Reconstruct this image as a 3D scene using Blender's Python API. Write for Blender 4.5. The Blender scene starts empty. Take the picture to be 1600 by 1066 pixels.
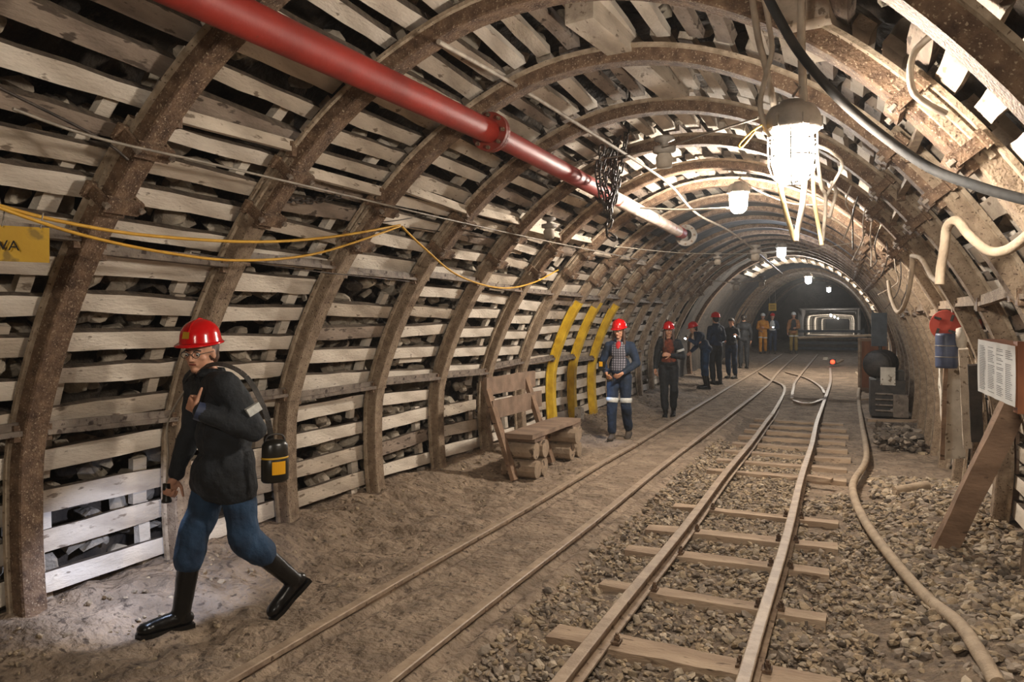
import bpy, bmesh, math, random
import numpy as np
from mathutils import Vector, Matrix, Euler, noise

random.seed(7)
SC = bpy.context.scene
COL = SC.collection
# ------------------------------------------------------------------ camera
F, VPX, HY, H = 1150.0, 1320.0, 505.0, 1.65
TH = math.atan((VPX - 800) / F)
SN, CS = math.sin(TH), math.cos(TH)
cam_d = bpy.data.cameras.new('camera')
cam = bpy.data.objects.new('camera', cam_d)
COL.objects.link(cam)
cam.location = (0, 0, H)
cam.rotation_euler = (math.pi / 2, 0, TH)
cam_d.sensor_width = 36
cam_d.lens = F * 36 / 1600
cam_d.shift_y = -28 / 1600
cam_d.clip_start = 0.05
cam_d.clip_end = 300
SC.camera = cam
# ------------------------------------------------------------------ world and exposure
w = bpy.data.worlds.new('mine_world')
SC.world = w
w.use_nodes = True
w.node_tree.nodes['Background'].inputs[0].default_value = (0.9, 0.85, 0.8, 1)
w.node_tree.nodes['Background'].inputs[1].default_value = 0.012
vs_ = w.node_tree.nodes.new('ShaderNodeVolumeScatter')
vs_.inputs['Density'].default_value = 0.0018
vs_.inputs['Anisotropy'].default_value = 0.3
w.node_tree.links.new(vs_.outputs[0], w.node_tree.nodes['World Output'].inputs['Volume'])
SC.view_settings.view_transform = 'Standard'
SC.view_settings.look = 'None'
SC.view_settings.exposure = 0.35
SC.view_settings.gamma = 1
SC.view_settings.use_curve_mapping = False
LAMP_POWER = 430.0          # emission of the nearest big mine lamp's glass
LAMP_BACK = 1200.0


def W(px, py, zc):
    xc = (px - 800) / F * zc
    return Vector((xc * CS - zc * SN, xc * SN + zc * CS, H - (py - HY) / F * zc))


def PX(px, py, X):
    return W(px, py, X / ((px - 800) / F * CS - SN))


def lift(Y):
    if Y < 14:
        return 0.0
    if Y < 31:
        return 0.3 * (Y - 14) / 17
    return 0.3 + 0.45 * min(1, (Y - 31) / 22)


def G(px, py, h=0.0):
    z = h
    for _ in range(12):
        zc = F * (H - z) / (py - HY)
        p = W(px, py, zc)
        z = 0.5 * z + 0.5 * (h + lift(p.y))
    return W(px, py, F * (H - z) / (py - HY))


# ------------------------------------------------------------------ materials
def lin(c):
    return tuple((x / 12.92 if x <= 0.04045 else ((x + 0.055) / 1.055) ** 2.4) for x in c)


def hexc(s):
    return lin([int(s[i:i + 2], 16) / 255 for i in (0, 2, 4)])


def mat(name, c1, c2=None, scale=8, rough=0.8, bump=0.3, bscale=30, metal=0.0, detail=6, lo=0.35, hi=0.65, c3=None, s3=40, t3=0.6, stretch=None, bdist=0.01):
    m = bpy.data.materials.new(name)
    m.use_nodes = True
    nt = m.node_tree
    b = nt.nodes['Principled BSDF']
    b.inputs['Roughness'].default_value = rough
    b.inputs['Metallic'].default_value = metal
    tc = nt.nodes.new('ShaderNodeTexCoord')
    src = tc.outputs['Object']
    if stretch:
        mp = nt.nodes.new('ShaderNodeMapping')
        mp.inputs['Scale'].default_value = stretch
        nt.links.new(src, mp.inputs['Vector'])
        src = mp.outputs['Vector']
    c1 = hexc(c1)
    if c2:
        n = nt.nodes.new('ShaderNodeTexNoise')
        n.inputs['Scale'].default_value = scale
        n.inputs['Detail'].default_value = detail
        nt.links.new(src, n.inputs['Vector'])
        r = nt.nodes.new('ShaderNodeValToRGB')
        r.color_ramp.elements[0].position = lo
        r.color_ramp.elements[0].color = (*c1, 1)
        r.color_ramp.elements[1].position = hi
        r.color_ramp.elements[1].color = (*hexc(c2), 1)
        nt.links.new(n.outputs['Fac'], r.inputs['Fac'])
        out = r.outputs['Color']
        if c3:
            n3 = nt.nodes.new('ShaderNodeTexNoise')
            n3.inputs['Scale'].default_value = s3
            n3.inputs['Detail'].default_value = 4
            nt.links.new(src, n3.inputs['Vector'])
            r3 = nt.nodes.new('ShaderNodeValToRGB')
            r3.color_ramp.elements[0].position = t3
            r3.color_ramp.elements[0].color = (0, 0, 0, 1)
            r3.color_ramp.elements[1].position = t3 + 0.06
            r3.color_ramp.elements[1].color = (1, 1, 1, 1)
            nt.links.new(n3.outputs['Fac'], r3.inputs['Fac'])
            mx = nt.nodes.new('ShaderNodeMix')
            mx.data_type = 'RGBA'
            nt.links.new(r3.outputs['Color'], mx.inputs[0])
            nt.links.new(out, mx.inputs[6])
            mx.inputs[7].default_value = (*hexc(c3), 1)
            out = mx.outputs[2]
        nt.links.new(out, b.inputs['Base Color'])
    else:
        b.inputs['Base Color'].default_value = (*c1, 1)
    if bump:
        n2 = nt.nodes.new('ShaderNodeTexNoise')
        n2.inputs['Scale'].default_value = bscale
        n2.inputs['Detail'].default_value = 7
        nt.links.new(src, n2.inputs['Vector'])
        bp = nt.nodes.new('ShaderNodeBump')
        bp.inputs['Strength'].default_value = bump
        bp.inputs['Distance'].default_value = bdist
        nt.links.new(n2.outputs['Fac'], bp.inputs['Height'])
        nt.links.new(bp.outputs['Normal'], b.inputs['Normal'])
    return m


def emit(name, col, strength):
    m = bpy.data.materials.new(name)
    m.use_nodes = True
    b = m.node_tree.nodes['Principled BSDF']
    b.inputs['Base Color'].default_value = (*col, 1)
    b.inputs['Emission Color'].default_value = (*col, 1)
    b.inputs['Emission Strength'].default_value = strength
    return m


def plaid(name, base, a, bcol, sc):
    m = mat(name, base, base, bump=0.2, bscale=200)
    nt = m.node_tree
    b = nt.nodes['Principled BSDF']
    tc = nt.nodes.new('ShaderNodeTexCoord')
    prev = None
    for ax, cc in (('X', a), ('Z', bcol)):
        wv = nt.nodes.new('ShaderNodeTexWave')
        wv.bands_direction = ax
        wv.inputs['Scale'].default_value = sc
        wv.inputs['Distortion'].default_value = 0.3
        nt.links.new(tc.outputs['Object'], wv.inputs['Vector'])
        r = nt.nodes.new('ShaderNodeValToRGB')
        r.color_ramp.elements[0].position = 0.55
        r.color_ramp.elements[1].position = 0.75
        r.color_ramp.elements[0].color = (0, 0, 0, 1)
        r.color_ramp.elements[1].color = (0.75, 0.75, 0.75, 1)
        nt.links.new(wv.outputs['Fac'], r.inputs['Fac'])
        mx = nt.nodes.new('ShaderNodeMix')
        mx.data_type = 'RGBA'
        nt.links.new(r.outputs['Color'], mx.inputs[0])
        if prev is None:
            mx.inputs[6].default_value = (*hexc(base), 1)
        else:
            nt.links.new(prev, mx.inputs[6])
        mx.inputs[7].default_value = (*hexc(cc), 1)
        prev = mx.outputs[2]
    nt.links.new(prev, b.inputs['Base Color'])
    return m


M = {
    'board': mat('whitewashed board', 'bdb0a0', 'e0d5c6', 7, 0.9, 0.9, 70, c3='958778', s3=34, t3=0.66, stretch=(1, .35, 1), bdist=.008),
    'board2': mat('dirty board', 'a09282', 'c4b6a4', 8, 0.9, 0.9, 70, c3='796a5b', s3=26, t3=0.62, stretch=(1, .35, 1), bdist=.008),
    'board3': mat('brownish board', '75665a', '9b8b7c', 8, 0.9, 0.9, 70, c3='51453b', s3=26, t3=0.58, stretch=(1, .35, 1), bdist=.008),
    'dust': mat('settled dust', '4a3f35', '6a5b4c', 20, 1.0, 1.0, 60),
    'rust': mat('rusted steel', '422d1e', '7d634c', 16, 0.72, 1.0, 70, c3='a08d75', s3=90, t3=0.6, detail=9, lo=.3, hi=.7),
    'rustlight': mat('dust coated steel', '6f5b49', '9c8972', 14, 0.8, 1.0, 70, c3='4b3829', s3=60, t3=0.6, detail=9, lo=.3, hi=.7),
    'steel': mat('dusty grey steel', '5d5147', '84776a', 9, 0.7, 0.6, 60, c3='3a2a20', s3=20, t3=0.6),
    'yellowpaint': mat('worn yellow paint', 'b58e10', 'd8b22a', 6, 0.6, 0.4, 40, c3='9a8350', s3=60, t3=0.62),
    'whitepaint': mat('worn white paint', 'b3aa9c', 'd2cabd', 6, 0.8, 0.4, 40, c3='6d604f', s3=16, t3=0.6),
    'rock': mat('dark rock', '2a2420', '55493d', 4, 0.95, 1.0, 14, c3='7d7060', s3=5, t3=0.62, bdist=0.05),
    'stone': mat('packed stone', '8a7d6e', 'c0b3a0', 5, 0.95, 1.0, 30, c3='5a5046', s3=9, t3=0.62, bdist=0.015),
    'shotcrete': mat('sprayed concrete', '2f2c29', '4a443e', 2, 0.95, 1.0, 12, bdist=0.04),
    'ground': mat('trodden dirt', '7b6a59', 'a18d78', 4, 0.95, 1.0, 12, c3='5f5043', s3=20, t3=0.6, bdist=0.09),
    'ballast': mat('ballast stone', '837460', 'b09c80', 9, 0.9, 0.8, 50, c3='62564a', s3=12, t3=0.6),
    'ballast2': mat('grey ballast stone', '7b6f62', 'a09282', 9, 0.9, 0.8, 50),
    'rail': mat('dusty rail', '806c5a', 'a48f79', 12, 0.75, 0.4, 60, c3='5c4938', s3=20, t3=0.6),
    'railhead': mat('worn rail head', '8d7965', 'a8937c', 14, 0.55, 0.3, 70),
    'sleeper': mat('dusty sleeper wood', '8a7460', 'b09a82', 6, 0.9, 0.8, 60, c3='6a5745', s3=24, t3=0.62, stretch=(.3, 1, 1)),
    'wood': mat('old grey brown wood', '6a5340', '917660', 6, 0.85, 0.6, 60, c3='4d3b2d', s3=19, t3=0.62, stretch=(.4, 1, 1)),
    'benchwood': mat('painted bench plank', '6e5a4b', '8a7462', 6, 0.8, 0.4, 60, stretch=(.4, 1, 1)),
    'log': mat('sawn log', '8b7864', 'a4907a', 12, 0.9, 0.7, 50, c3='5a4a3c', s3=12, t3=0.6),
    'redpipe': mat('red pipe paint', '7a1c10', '96271a', 3, 0.55, 0.15, 40, c3='6d3426', s3=50, t3=0.68),
    'palepipe': mat('pale patchy pipe', 'a89486', 'd0bfb2', 5, 0.5, 0.2, 40, c3='a2432c', s3=5, t3=0.6),
    'redflange': mat('rusted red flange', '5f2014', '812c1b', 9, 0.6, 0.4, 50),
    'chain': mat('chain iron', '241e1a', '4a4038', 20, 0.5, 0.4, 60, metal=0.4),
    'dark': mat('dark iron', '1d1a18', '3a332d', 9, 0.6, 0.6, 40),
    'greycable': mat('pale grey cable', '8d8072', 'b2a696', 10, 0.7, 0.2, 60),
    'blackcable': mat('black rubber cable', '100e0c', '231e19', 10, 0.85, 0.2, 60),
    'yellowcable': mat('yellow cable', 'b5851c', 'c99a2c', 10, 0.6, 0.1, 60),
    'hose': mat('dusty hose', '9a8873', 'b39f87', 10, 0.85, 0.5, 60),
    'lampcap': mat('grey cast lamp body', '6f675e', '938a80', 10, 0.6, 0.4, 60),
    'wire': mat('thin galvanised wire', '6f665a', '93897b', 10, 0.5, 0.0, 60),
    'yellowsign': mat('yellow sign', 'b58a12', 'c39a20', 5, 0.6, 0.1, 40, c3='8a6d22', s3=9, t3=0.62),
    'black': mat('black letters', '15120e'),
    'paper': mat('paper sheet in plastic', 'c9c8c6', 'd9d8d6', 3, 0.25, 0.5, 8),
    'ink': mat('grey print', '77777a'),
    'boxbrown': mat('brown box board', '6b3a1e', '84502c', 8, 0.7, 0.3, 40, stretch=(1, 1, .3)),
    'redcap': mat('orange red plastic', '9c2c18', 'ab3a22', 6, 0.55, 0.1, 40),
    'bluecan': mat('dusty blue metal', '2f3850', '4a5470', 6, 0.45, 0.2, 40),
    'redhelmet': mat('glossy red plastic', 'c20d10', None, rough=0.18, bump=0),
    'whitehelmet': mat('glossy white plastic', 'd8d4cc', None, rough=0.2, bump=0),
    'skin': mat('skin', 'b88468', 'c49276', 12, 0.55, 0.1, 80),
    'hair': mat('brown hair', '3a2418', '55382a', 40, 0.5, 0.5, 120, stretch=(1, 1, .1)),
    'darkhair': mat('dark hair', '1a1411', '2c221c', 40, 0.5, 0.5, 120, stretch=(1, 1, .1)),
    'jacket': mat('black work jacket', '121417', '20242a', 9, 0.8, 0.6, 24, bdist=0.02),
    'navy': mat('navy work cloth', '14202f', '20304a', 7, 0.85, 0.6, 20, bdist=0.02),
    'bluejeans': mat('blue work trousers', '14263c', '26425f', 6, 0.85, 0.6, 18, bdist=0.02),
    'brightblue': mat('bright blue trousers', '1d5c9c', '2c74b8', 6, 0.8, 0.5, 20, bdist=0.02),
    'orange': mat('orange overalls', 'b8741a', 'd08e2a', 6, 0.8, 0.6, 20, bdist=0.02),
    'tan': mat('tan miner coat', '8a5a30', 'a56f40', 6, 0.85, 0.6, 18, bdist=0.02),
    'khaki': mat('khaki trousers', '7d6530', '9a8044', 6, 0.85, 0.6, 18, bdist=0.02),
    'redshirt': mat('red shirt', 'b02020', None, rough=0.8, bump=0),
    'rustshirt': mat('rust patterned shirt', '3b1d14', '7c3a22', 16, 0.85, 0.4, 40),
    'boot': mat('black rubber boot', '0c0b0a', '181614', 8, 0.28, 0.2, 30),
    'shoe': mat('dusty boot', '3b332c', '5d5146', 8, 0.8, 0.5, 60),
    'reflect': mat('pale reflective tape', 'b9b9b4', 'd0d0cc', 60, 0.4, 0.0, 60),
    'canister': mat('black enamel canister', '16140f', '24211a', 7, 0.3, 0.1, 40),
    'yellowlabel': mat('yellow label', 'd79a10', None, rough=0.4, bump=0),
    'lens': mat('spectacle lens', '8a8580', None, rough=0.1, bump=0),
    'gate': mat('grey painted panel', '2c2f33', '3c4144', 8, 0.7, 0.2, 40),
    'tancable': mat('tan dusty cable', '8f7a52', 'ab946a', 10, 0.7, 0.2, 60),
    'darksheet': mat('dark lining', '1c1917', '2f2a26', 3, 0.95, 0.8, 10, bdist=.03),
    'gritshade': mat('dark fines with gap shade', '64564a', '8a7864', 14, 0.95, 1.0, 40, bdist=.03),  # fines under the ballast, darkened to paint shade between the stones
    'flange': mat('pale dusty flange', '85745f', 'b09e88', 14, 0.8, 0.8, 70, c3='5b4837', s3=50, t3=0.62),
    'ballast3': mat('pale ballast stone', 'a2937e', 'c6b6a0', 9, 0.9, 0.8, 50),
    'ballast4': mat('dark ballast stone', '4d443b', '6a5e52', 9, 0.9, 0.8, 50),
    'frame': mat('far pale frame', '6f675e', '8f867a', 8, 0.7, 0.3, 40),
}
M['plaid'] = plaid('grey plaid shirt', '4a4a52', 'a09aa4', '202028', 9)
M['glass1'] = emit('lit lamp glass', (1.0, 0.91, 0.79), LAMP_POWER)
M['glass2'] = emit('lit lamp glass far', (1.0, 0.91, 0.79), LAMP_BACK)
M['glassblue'] = emit('lit cool lamp glass', (0.80, 0.88, 1.0), 260)
M['glassfill'] = emit('added fill lamp glass', (1.0, 0.9, 0.76), 430)
M['led'] = emit('white led', (0.55, 0.75, 1.0), 90)
M['redled'] = emit('red signal light', (1.0, 0.03, 0.01), 6)


# ------------------------------------------------------------------ mesh building
class MB:
    def __init__(s):
        s.v, s.f, s.m, s.sm = [], [], [], []

    def add(s, vs, fs, mi=0, smooth=False):
        o = len(s.v)
        s.v += [tuple(x) for x in vs]
        for f in fs:
            s.f.append(tuple(o + i for i in f))
            s.m.append(mi)
            s.sm.append(smooth)
        return s

    def box(s, c, size, rot=None, mi=0, taper=1.0):
        R = rot if rot is not None else Matrix.Identity(3)
        x, y, z = [k / 2 for k in size]
        vs = []
        for dz in (-1, 1):
            t = taper if dz > 0 else 1
            for dx, dy in ((-1, -1), (1, -1), (1, 1), (-1, 1)):
                vs.append(Vector(c) + R @ Vector((dx * x * t, dy * y * t, dz * z)))
        return s.add(vs, [(3, 2, 1, 0), (4, 5, 6, 7), (0, 1, 5, 4), (1, 2, 6, 5), (2, 3, 7, 6), (3, 0, 4, 7)], mi)

    def beam(s, a, b, wd, ht, mi=0, up=(0, 0, 1), jit=0.0, n=1, topmat=None):
        """a sawn timber from a to b, optionally rough"""
        a, b = Vector(a), Vector(b)
        d = (b - a).normalized()
        u = Vector(up)
        sx = d.cross(u).normalized()
        u = sx.cross(d).normalized()
        vs = []
        for i in range(n + 1):
            p = a.lerp(b, i / n)
            for (i1, j1) in ((-1, -1), (1, -1), (1, 1), (-1, 1)):
                q = p + sx * (i1 * wd / 2 + random.uniform(-jit, jit)) + u * (j1 * ht / 2 + random.uniform(-jit, jit))
                vs.append(q)
        s.add([vs[k] for k in (0, 1, 2, 3)], [(0, 1, 2, 3)], mi)
        o = len(s.v)
        s.v += [tuple(x) for x in vs]
        for i in range(n):
            for k in range(4):
                a0, b0 = o + i * 4 + k, o + i * 4 + (k + 1) % 4
                s.f.append((a0, a0 + 4, b0 + 4, b0))
                s.m.append(topmat if (topmat is not None and k == 2) else mi)
                s.sm.append(False)
        s.f.append((o + n * 4 + 3, o + n * 4 + 2, o + n * 4 + 1, o + n * 4))
        s.m.append(mi)
        s.sm.append(False)
        return s

    def tube(s, pts, r, n=8, mi=0, closed=False, smooth=True):
        pts = [Vector(p) for p in pts]
        rs = r if isinstance(r, (list, tuple)) else [r] * len(pts)
        N = len(pts)
        rings = []
        prev = None
        for i, p in enumerate(pts):
            if closed:
                d = pts[(i + 1) % N] - pts[i - 1]
            else:
                d = pts[min(i + 1, N - 1)] - pts[max(i - 1, 0)]
            d.normalize()
            if prev is None:
                u = Vector((0, 0, 1)) if abs(d.z) < 0.9 else Vector((1, 0, 0))
            else:
                u = prev
            u = (u - d * u.dot(d)).normalized()
            prev = u
            v = d.cross(u)
            rings.append([p + (u * math.cos(2 * math.pi * k / n) + v * math.sin(2 * math.pi * k / n)) * rs[i] for k in range(n)])
        vs = [q for rg in rings for q in rg]
        fs = []
        for i in range(N if closed else N - 1):
            j = (i + 1) % N
            for k in range(n):
                fs.append((i * n + k, j * n + k, j * n + (k + 1) % n, i * n + (k + 1) % n)[::-1])
        s.add(vs, fs, mi, smooth)
        if not closed:
            s.add(rings[0], [tuple(range(n))], mi)
            s.add(rings[-1], [tuple(range(n))[::-1]], mi)
        return s

    def lathe(s, prof, c=(0, 0, 0), n=24, mi=0, R=None, smooth=True, sq=(1, 1)):
        R = R if R is not None else Matrix.Identity(3)
        vs = []
        for r, z in prof:
            for k in range(n):
                a = 2 * math.pi * k / n
                vs.append(Vector(c) + R @ Vector((r * math.cos(a) * sq[0], r * math.sin(a) * sq[1], z)))
        fs = []
        for i in range(len(prof) - 1):
            for k in range(n):
                fs.append((i * n + k, i * n + (k + 1) % n, (i + 1) * n + (k + 1) % n, (i + 1) * n + k))
        return s.add(vs, fs, mi, smooth)

    def build(s, name, mats, parent=None, loc=None):
        me = bpy.data.meshes.new(name)
        me.from_pydata(s.v, [], s.f)
        mats = mats if isinstance(mats, (list, tuple)) else [mats]
        for m in mats:
            me.materials.append(m)
        me.polygons.foreach_set('material_index', s.m)
        me.polygons.foreach_set('use_smooth', s.sm)
        me.update()
        o = bpy.data.objects.new(name, me)
        COL.objects.link(o)
        if parent is not None:
            o.parent = parent
        if loc is not None:
            o.location = loc
        return o


def tag(o, label=None, cat=None, group=None, kind=None):
    if label:
        o['label'] = label
    if cat:
        o['category'] = cat
    if group:
        o['group'] = group
    if kind:
        o['kind'] = kind
    return o


def empty(name, loc=(0, 0, 0), rz=0.0):
    o = bpy.data.objects.new(name, None)
    COL.objects.link(o)
    o.location = loc
    o.rotation_euler = (0, 0, rz)
    o.empty_display_size = 0.1
    return o


def copy_tree(o, parent=None):
    c = o.copy()
    COL.objects.link(c)
    if parent is not None:
        c.parent = parent
    for ch in [x for x in bpy.data.objects if x.parent == o]:
        copy_tree(ch, c)
    return c


def recenter(o):
    """put the origin of a mesh object at the centre of its base"""
    me = o.data
    n = len(me.vertices)
    a = np.empty(n * 3, np.float32)
    me.vertices.foreach_get('co', a)
    a = a.reshape(-1, 3)
    lo, hi = a.min(0), a.max(0)
    c = np.array([(lo[0] + hi[0]) / 2, (lo[1] + hi[1]) / 2, lo[2]])
    a -= c
    me.vertices.foreach_set('co', a.ravel())
    me.update()
    o.location = [float(x) for x in c]
    return o


def spline(pts, per=8):
    pts = [Vector(p) for p in pts]
    out = []
    n = len(pts)
    for i in range(n - 1):
        p0, p1, p2, p3 = pts[max(i - 1, 0)], pts[i], pts[i + 1], pts[min(i + 2, n - 1)]
        for k in range(per):
            t = k / per
            out.append(0.5 * ((2 * p1) + (p2 - p0) * t + (2 * p0 - 5 * p1 + 4 * p2 - p3) * t * t + (3 * p1 - p0 - 3 * p2 + p3) * t ** 3))
    out.append(pts[-1])
    return out


ORD = ['zeroth', 'first', 'second', 'third', 'fourth', 'fifth', 'sixth', 'seventh', 'eighth', 'ninth', 'tenth', 'eleventh', 'twelfth', 'thirteenth',
       'fourteenth', 'fifteenth', 'sixteenth', 'seventeenth', 'eighteenth', 'nineteenth', 'twentieth', 'twenty-first', 'twenty-second', 'twenty-third', 'twenty-fourth', 'twenty-fifth', 'twenty-sixth', 'twenty-seventh', 'twenty-eighth', 'twenty-ninth', 'thirtieth', 'thirty-first', 'thirty-second']

# ------------------------------------------------------------------ tunnel profile (X, Z)
PROF0 = [(-4.00, -.16), (-4.05, .2), (-4.07, .6), (-4.03, 1.05), (-3.76, 1.72), (-3.33, 2.36), (-2.77, 2.90), (-2.08, 3.27), (-1.45, 3.38),
         (-.80, 3.28), (-.12, 2.93), (.42, 2.40), (.83, 1.75), (1.07, 1.07), (1.12, .6), (1.10, .2), (1.06, -.16)]
_p = spline([(x, 0, z) for x, z in PROF0], 10)
PR = np.array([(q.x, q.z) for q in _p])
_seg = np.sqrt((np.diff(PR, axis=0) ** 2).sum(1))
CUM = np.concatenate([[0], np.cumsum(_seg)])
LEN = CUM[-1]


def prof(t, off=0.0):
    """point at arc length t, pushed outward by off; also the outward normal"""
    t = min(max(t, 0), LEN)
    x = np.interp(t, CUM, PR[:, 0])
    z = np.interp(t, CUM, PR[:, 1])
    x1, z1 = np.interp(min(t + .12, LEN), CUM, PR[:, 0]), np.interp(min(t + .12, LEN), CUM, PR[:, 1])
    x0, z0 = np.interp(max(t - .12, 0), CUM, PR[:, 0]), np.interp(max(t - .12, 0), CUM, PR[:, 1])
    dx, dz = x1 - x0, z1 - z0
    L = math.hypot(dx, dz)
    nx, nz = -dz / L, dx / L
    return Vector((x + nx * off, 0, z + nz * off)), Vector((nx, 0, nz)), Vector((dx / L, 0, dz / L))


def t_at_z(z, left=True):
    ts = np.linspace(0, LEN / 2, 400) if left else np.linspace(LEN, LEN / 2, 400)
    zs = np.interp(ts, CUM, PR[:, 1])
    return float(ts[np.argmax(zs >= z)])


ARCH_Y = [1.50, 2.60, 3.62, 4.68, 5.90, 7.10, 8.30, 9.40, 10.6, 11.55, 12.6, 13.7, 14.8, 15.9, 17.0, 18.1, 19.2]


# ------------------------------------------------------------------ floor
R1, R2, R3, R4 = -2.62, -1.93, -1.2, -.42


def fbm(x, y, s, o=4):
    return noise.fractal(Vector((x * s, y * s, 3.1)), 1.0, 2.0, o)


def smooth(a, b, x):
    t = min(max((x - a) / (b - a), 0), 1)
    return t * t * (3 - 2 * t)


def zf(X, Y, fine=True):
    z = -0.045
    k = smooth(-1.83, -1.5, X) * (1 - smooth(13, 17, Y))
    z -= 0.105 * k
    for R_ in (R1, R2):
        if Y < 14:
            z -= .035 * math.exp(-((X - R_ - .07) / .045) ** 2) + .012 * math.exp(-((X - R_ + .05) / .04) ** 2)
    z += 0.10 * smooth(-3.2, -4.0, X) * smooth(-3.2, -4.05, X)
    m = smooth(.1, .75, X) * smooth(2.2, 4.2, Y) * (1 - smooth(8.5, 10, Y))
    z += m * (0.15 + 0.06 * math.sin(Y * 1.9))
    if fine:
        path = 1 - smooth(-2.9, -2.65, X)
        z += 0.035 * fbm(X, Y, 1.1) * (0.4 + path) * 0.8
        z += 0.026 * fbm(X, Y, 5.5, 5) * (0.35 + path + k * .6 + m)
    return z + lift(Y)


def make_floor():
    xs = np.concatenate([np.arange(-4.9, -2.6, .035), np.arange(-2.6, -1.5, .03), np.arange(-1.5, 1.9, .05)])
    ys = np.concatenate([np.arange(-3, 1.5, .25), np.arange(1.5, 9, .035), np.arange(9, 20, .1), np.arange(20, 55, .5)])
    vs = []
    for y in ys:
        for x in xs:
            vs.append((x, y, zf(x, y)))
    n = len(xs)
    fs = [(j * n + i, j * n + i + 1, (j + 1) * n + i + 1, (j + 1) * n + i) for j in range(len(ys) - 1) for i in range(n - 1)]
    mb = MB()
    mb.add(vs, fs, 0, True)
    for i, f in enumerate(mb.f):
        v = mb.v[f[0]]
        if v[0] > -1.66 + .08 * noise.noise(Vector((v[1] * 2, 0, 0))) and 1.5 < v[1] < 14 and v[0] < .2 + .25 * noise.noise(Vector((v[1] * 1.3, 5, 0))) + (1.0 if v[1] < 8.3 else -.55):
            mb.m[i] = 1
    o = mb.build('floor', [M['ground'], M['gritshade']])
    tag(o, kind='structure')


make_floor()


# ------------------------------------------------------------------ rock shell behind the lagging
def shell(name, t0, t1, y0, y1, off, amp, m, dt=.12, dy=.14, sc=1.8):
    ts = np.arange(t0, t1 + dt, dt)
    ys = np.arange(y0, y1 + dy, dy)
    vs = []
    for y in ys:
        for t in ts:
            p, nrm, tg = prof(min(max(t, 0), LEN), off)
            if t < 0:
                p.z += t
            if t > LEN:
                p.z -= t - LEN
            p.y = y
            d = amp * noise.fractal(p * sc, 1.0, 2.0, 4)
            q = p + nrm * d
            q.z += lift(y)
            vs.append(q)
    n = len(ts)
    fs = [(j * n + i, (j + 1) * n + i, (j + 1) * n + i + 1, j * n + i + 1) for j in range(len(ys) - 1) for i in range(n - 1)]
    mb = MB()
    mb.add(vs, fs, 0, False)
    return tag(mb.build(name, m), kind='structure')


TL, TR = t_at_z(2.3), t_at_z(2.3, False)
for nm, a, b in (('wall_left', -.5, TL), ('ceiling', TL, TR), ('wall_right', TR, LEN + .5)):
    shell(nm, a, b, -3.0, 20.2, .50 if nm != 'ceiling' else .60, .14, M['rock'])
shell('ceiling_lining', TL + 1.0, TR - .2, 10.8, 20.1, .03, .03, M['darksheet'], .15, .2, 1.2)  # dark lining across the roof of the farther boarded bays
# sprayed concrete stretch beyond the boarded arches
for nm, a, b in (('wall_left_far', -.5, TL), ('ceiling_far', TL, TR), ('wall_right_far', TR, LEN + .5)):
    shell(nm, a, b, 20.0, 48.0, .10, .05, M['shotcrete'], .2, .25, 1.2)


PZ = .76


def tunnel_ends():
    mb = MB()
    # wall behind the camera
    mb.box((-1.5, -3.1, 1.6), (7, .2, 4.6))
    tag(mb.build('wall_back', M['rock']), kind='structure')
    mb = MB()
    z0 = PZ
    # bulkhead with a lower opening 3.4 m wide
    mb.box((-3.75, 48.2, z0 + 1.3), (2.3, .4, 3.9))
    mb.box((1.85, 48.2, z0 + 1.3), (2.0, .4, 3.9))
    mb.box((-.9, 48.2, z0 + 2.55), (3.5, .4, 1.5))
    tag(mb.build('wall_far', M['darksheet']), kind='structure')
    mb = MB()
    for x in (-2.75, .95):
        mb.box((x, 84, z0 + .9), (.2, 72, 2.2))
    mb.box((-.9, 84, z0 + 1.95), (3.9, 72, .2))
    mb.box((-.9, 120, z0 + .9), (3.9, .2, 2.4))
    tag(mb.build('wall_passage', M['darksheet']), kind='structure')
    mb = MB()
    mb.box((-.9, 84, z0 - .12), (3.9, 72, .2))
    tag(mb.build('floor_passage', M['ground']), kind='structure')


tunnel_ends()

# ------------------------------------------------------------------ steel arches
SEC = [(-.06, .0), (.06, .0), (.068, .01), (.07, .085), (.088, .092), (.088, .115), (-.088, .115), (-.088, .092), (-.07, .085), (-.068, .01)]


def sweep(mb, t0, t1, Y, off=0.0, step=.11, grow=1.0, mi=0):
    ts = np.linspace(t0, t1, max(3, int((t1 - t0) / step)))
    n = len(SEC)
    vs = []
    for t in ts:
        p, nrm, tg = prof(t, 0)
        for (sy, sr) in SEC:
            q = p + nrm * (sr * grow + off)
            q.y = Y + sy * grow
            vs.append(q)
    fs = []
    for i in range(len(ts) - 1):
        for k in range(n):
            fs.append((i * n + k, i * n + (k + 1) % n, (i + 1) * n + (k + 1) % n, (i + 1) * n + k))
    m0 = len(mb.m)
    mb.add(vs, fs, mi, False)
    for q in range(len(fs)):
        if q % n in (3, 4, 6, 7):
            mb.m[m0 + q] = 2
    mb.add(vs[:n], [tuple(range(n))[::-1]], mi)
    mb.add(vs[-n:], [tuple(range(n))], mi)


def clamp_mesh():
    mb = MB()
    # local frame: x = along arch, y = tunnel direction, z = outward normal
    mb.box((0, 0, -.014), (.08, .2, .03))
    for sx in (-1, 1):
        mb.box((0, sx * .1, .045), (.06, .022, .14))
        mb.box((0, sx * .115, .11), (.085, .05, .025))
    return mb


def bolt_mesh():
    mb = MB()
    mb.lathe([(0, -.045), (.017, -.045), (.017, -.015), (.009, -.015), (.009, .1), (0, .1)], (0, 0, 0), 6, smooth=False)
    return mb


_cl = clamp_mesh().build('clamp', M['rust'])
_bl = bolt_mesh().build('bolt', M['steel'])
_cl_me, _bl_me = _cl.data, _bl.data
bpy.data.objects.remove(_cl)
bpy.data.objects.remove(_bl)


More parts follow.
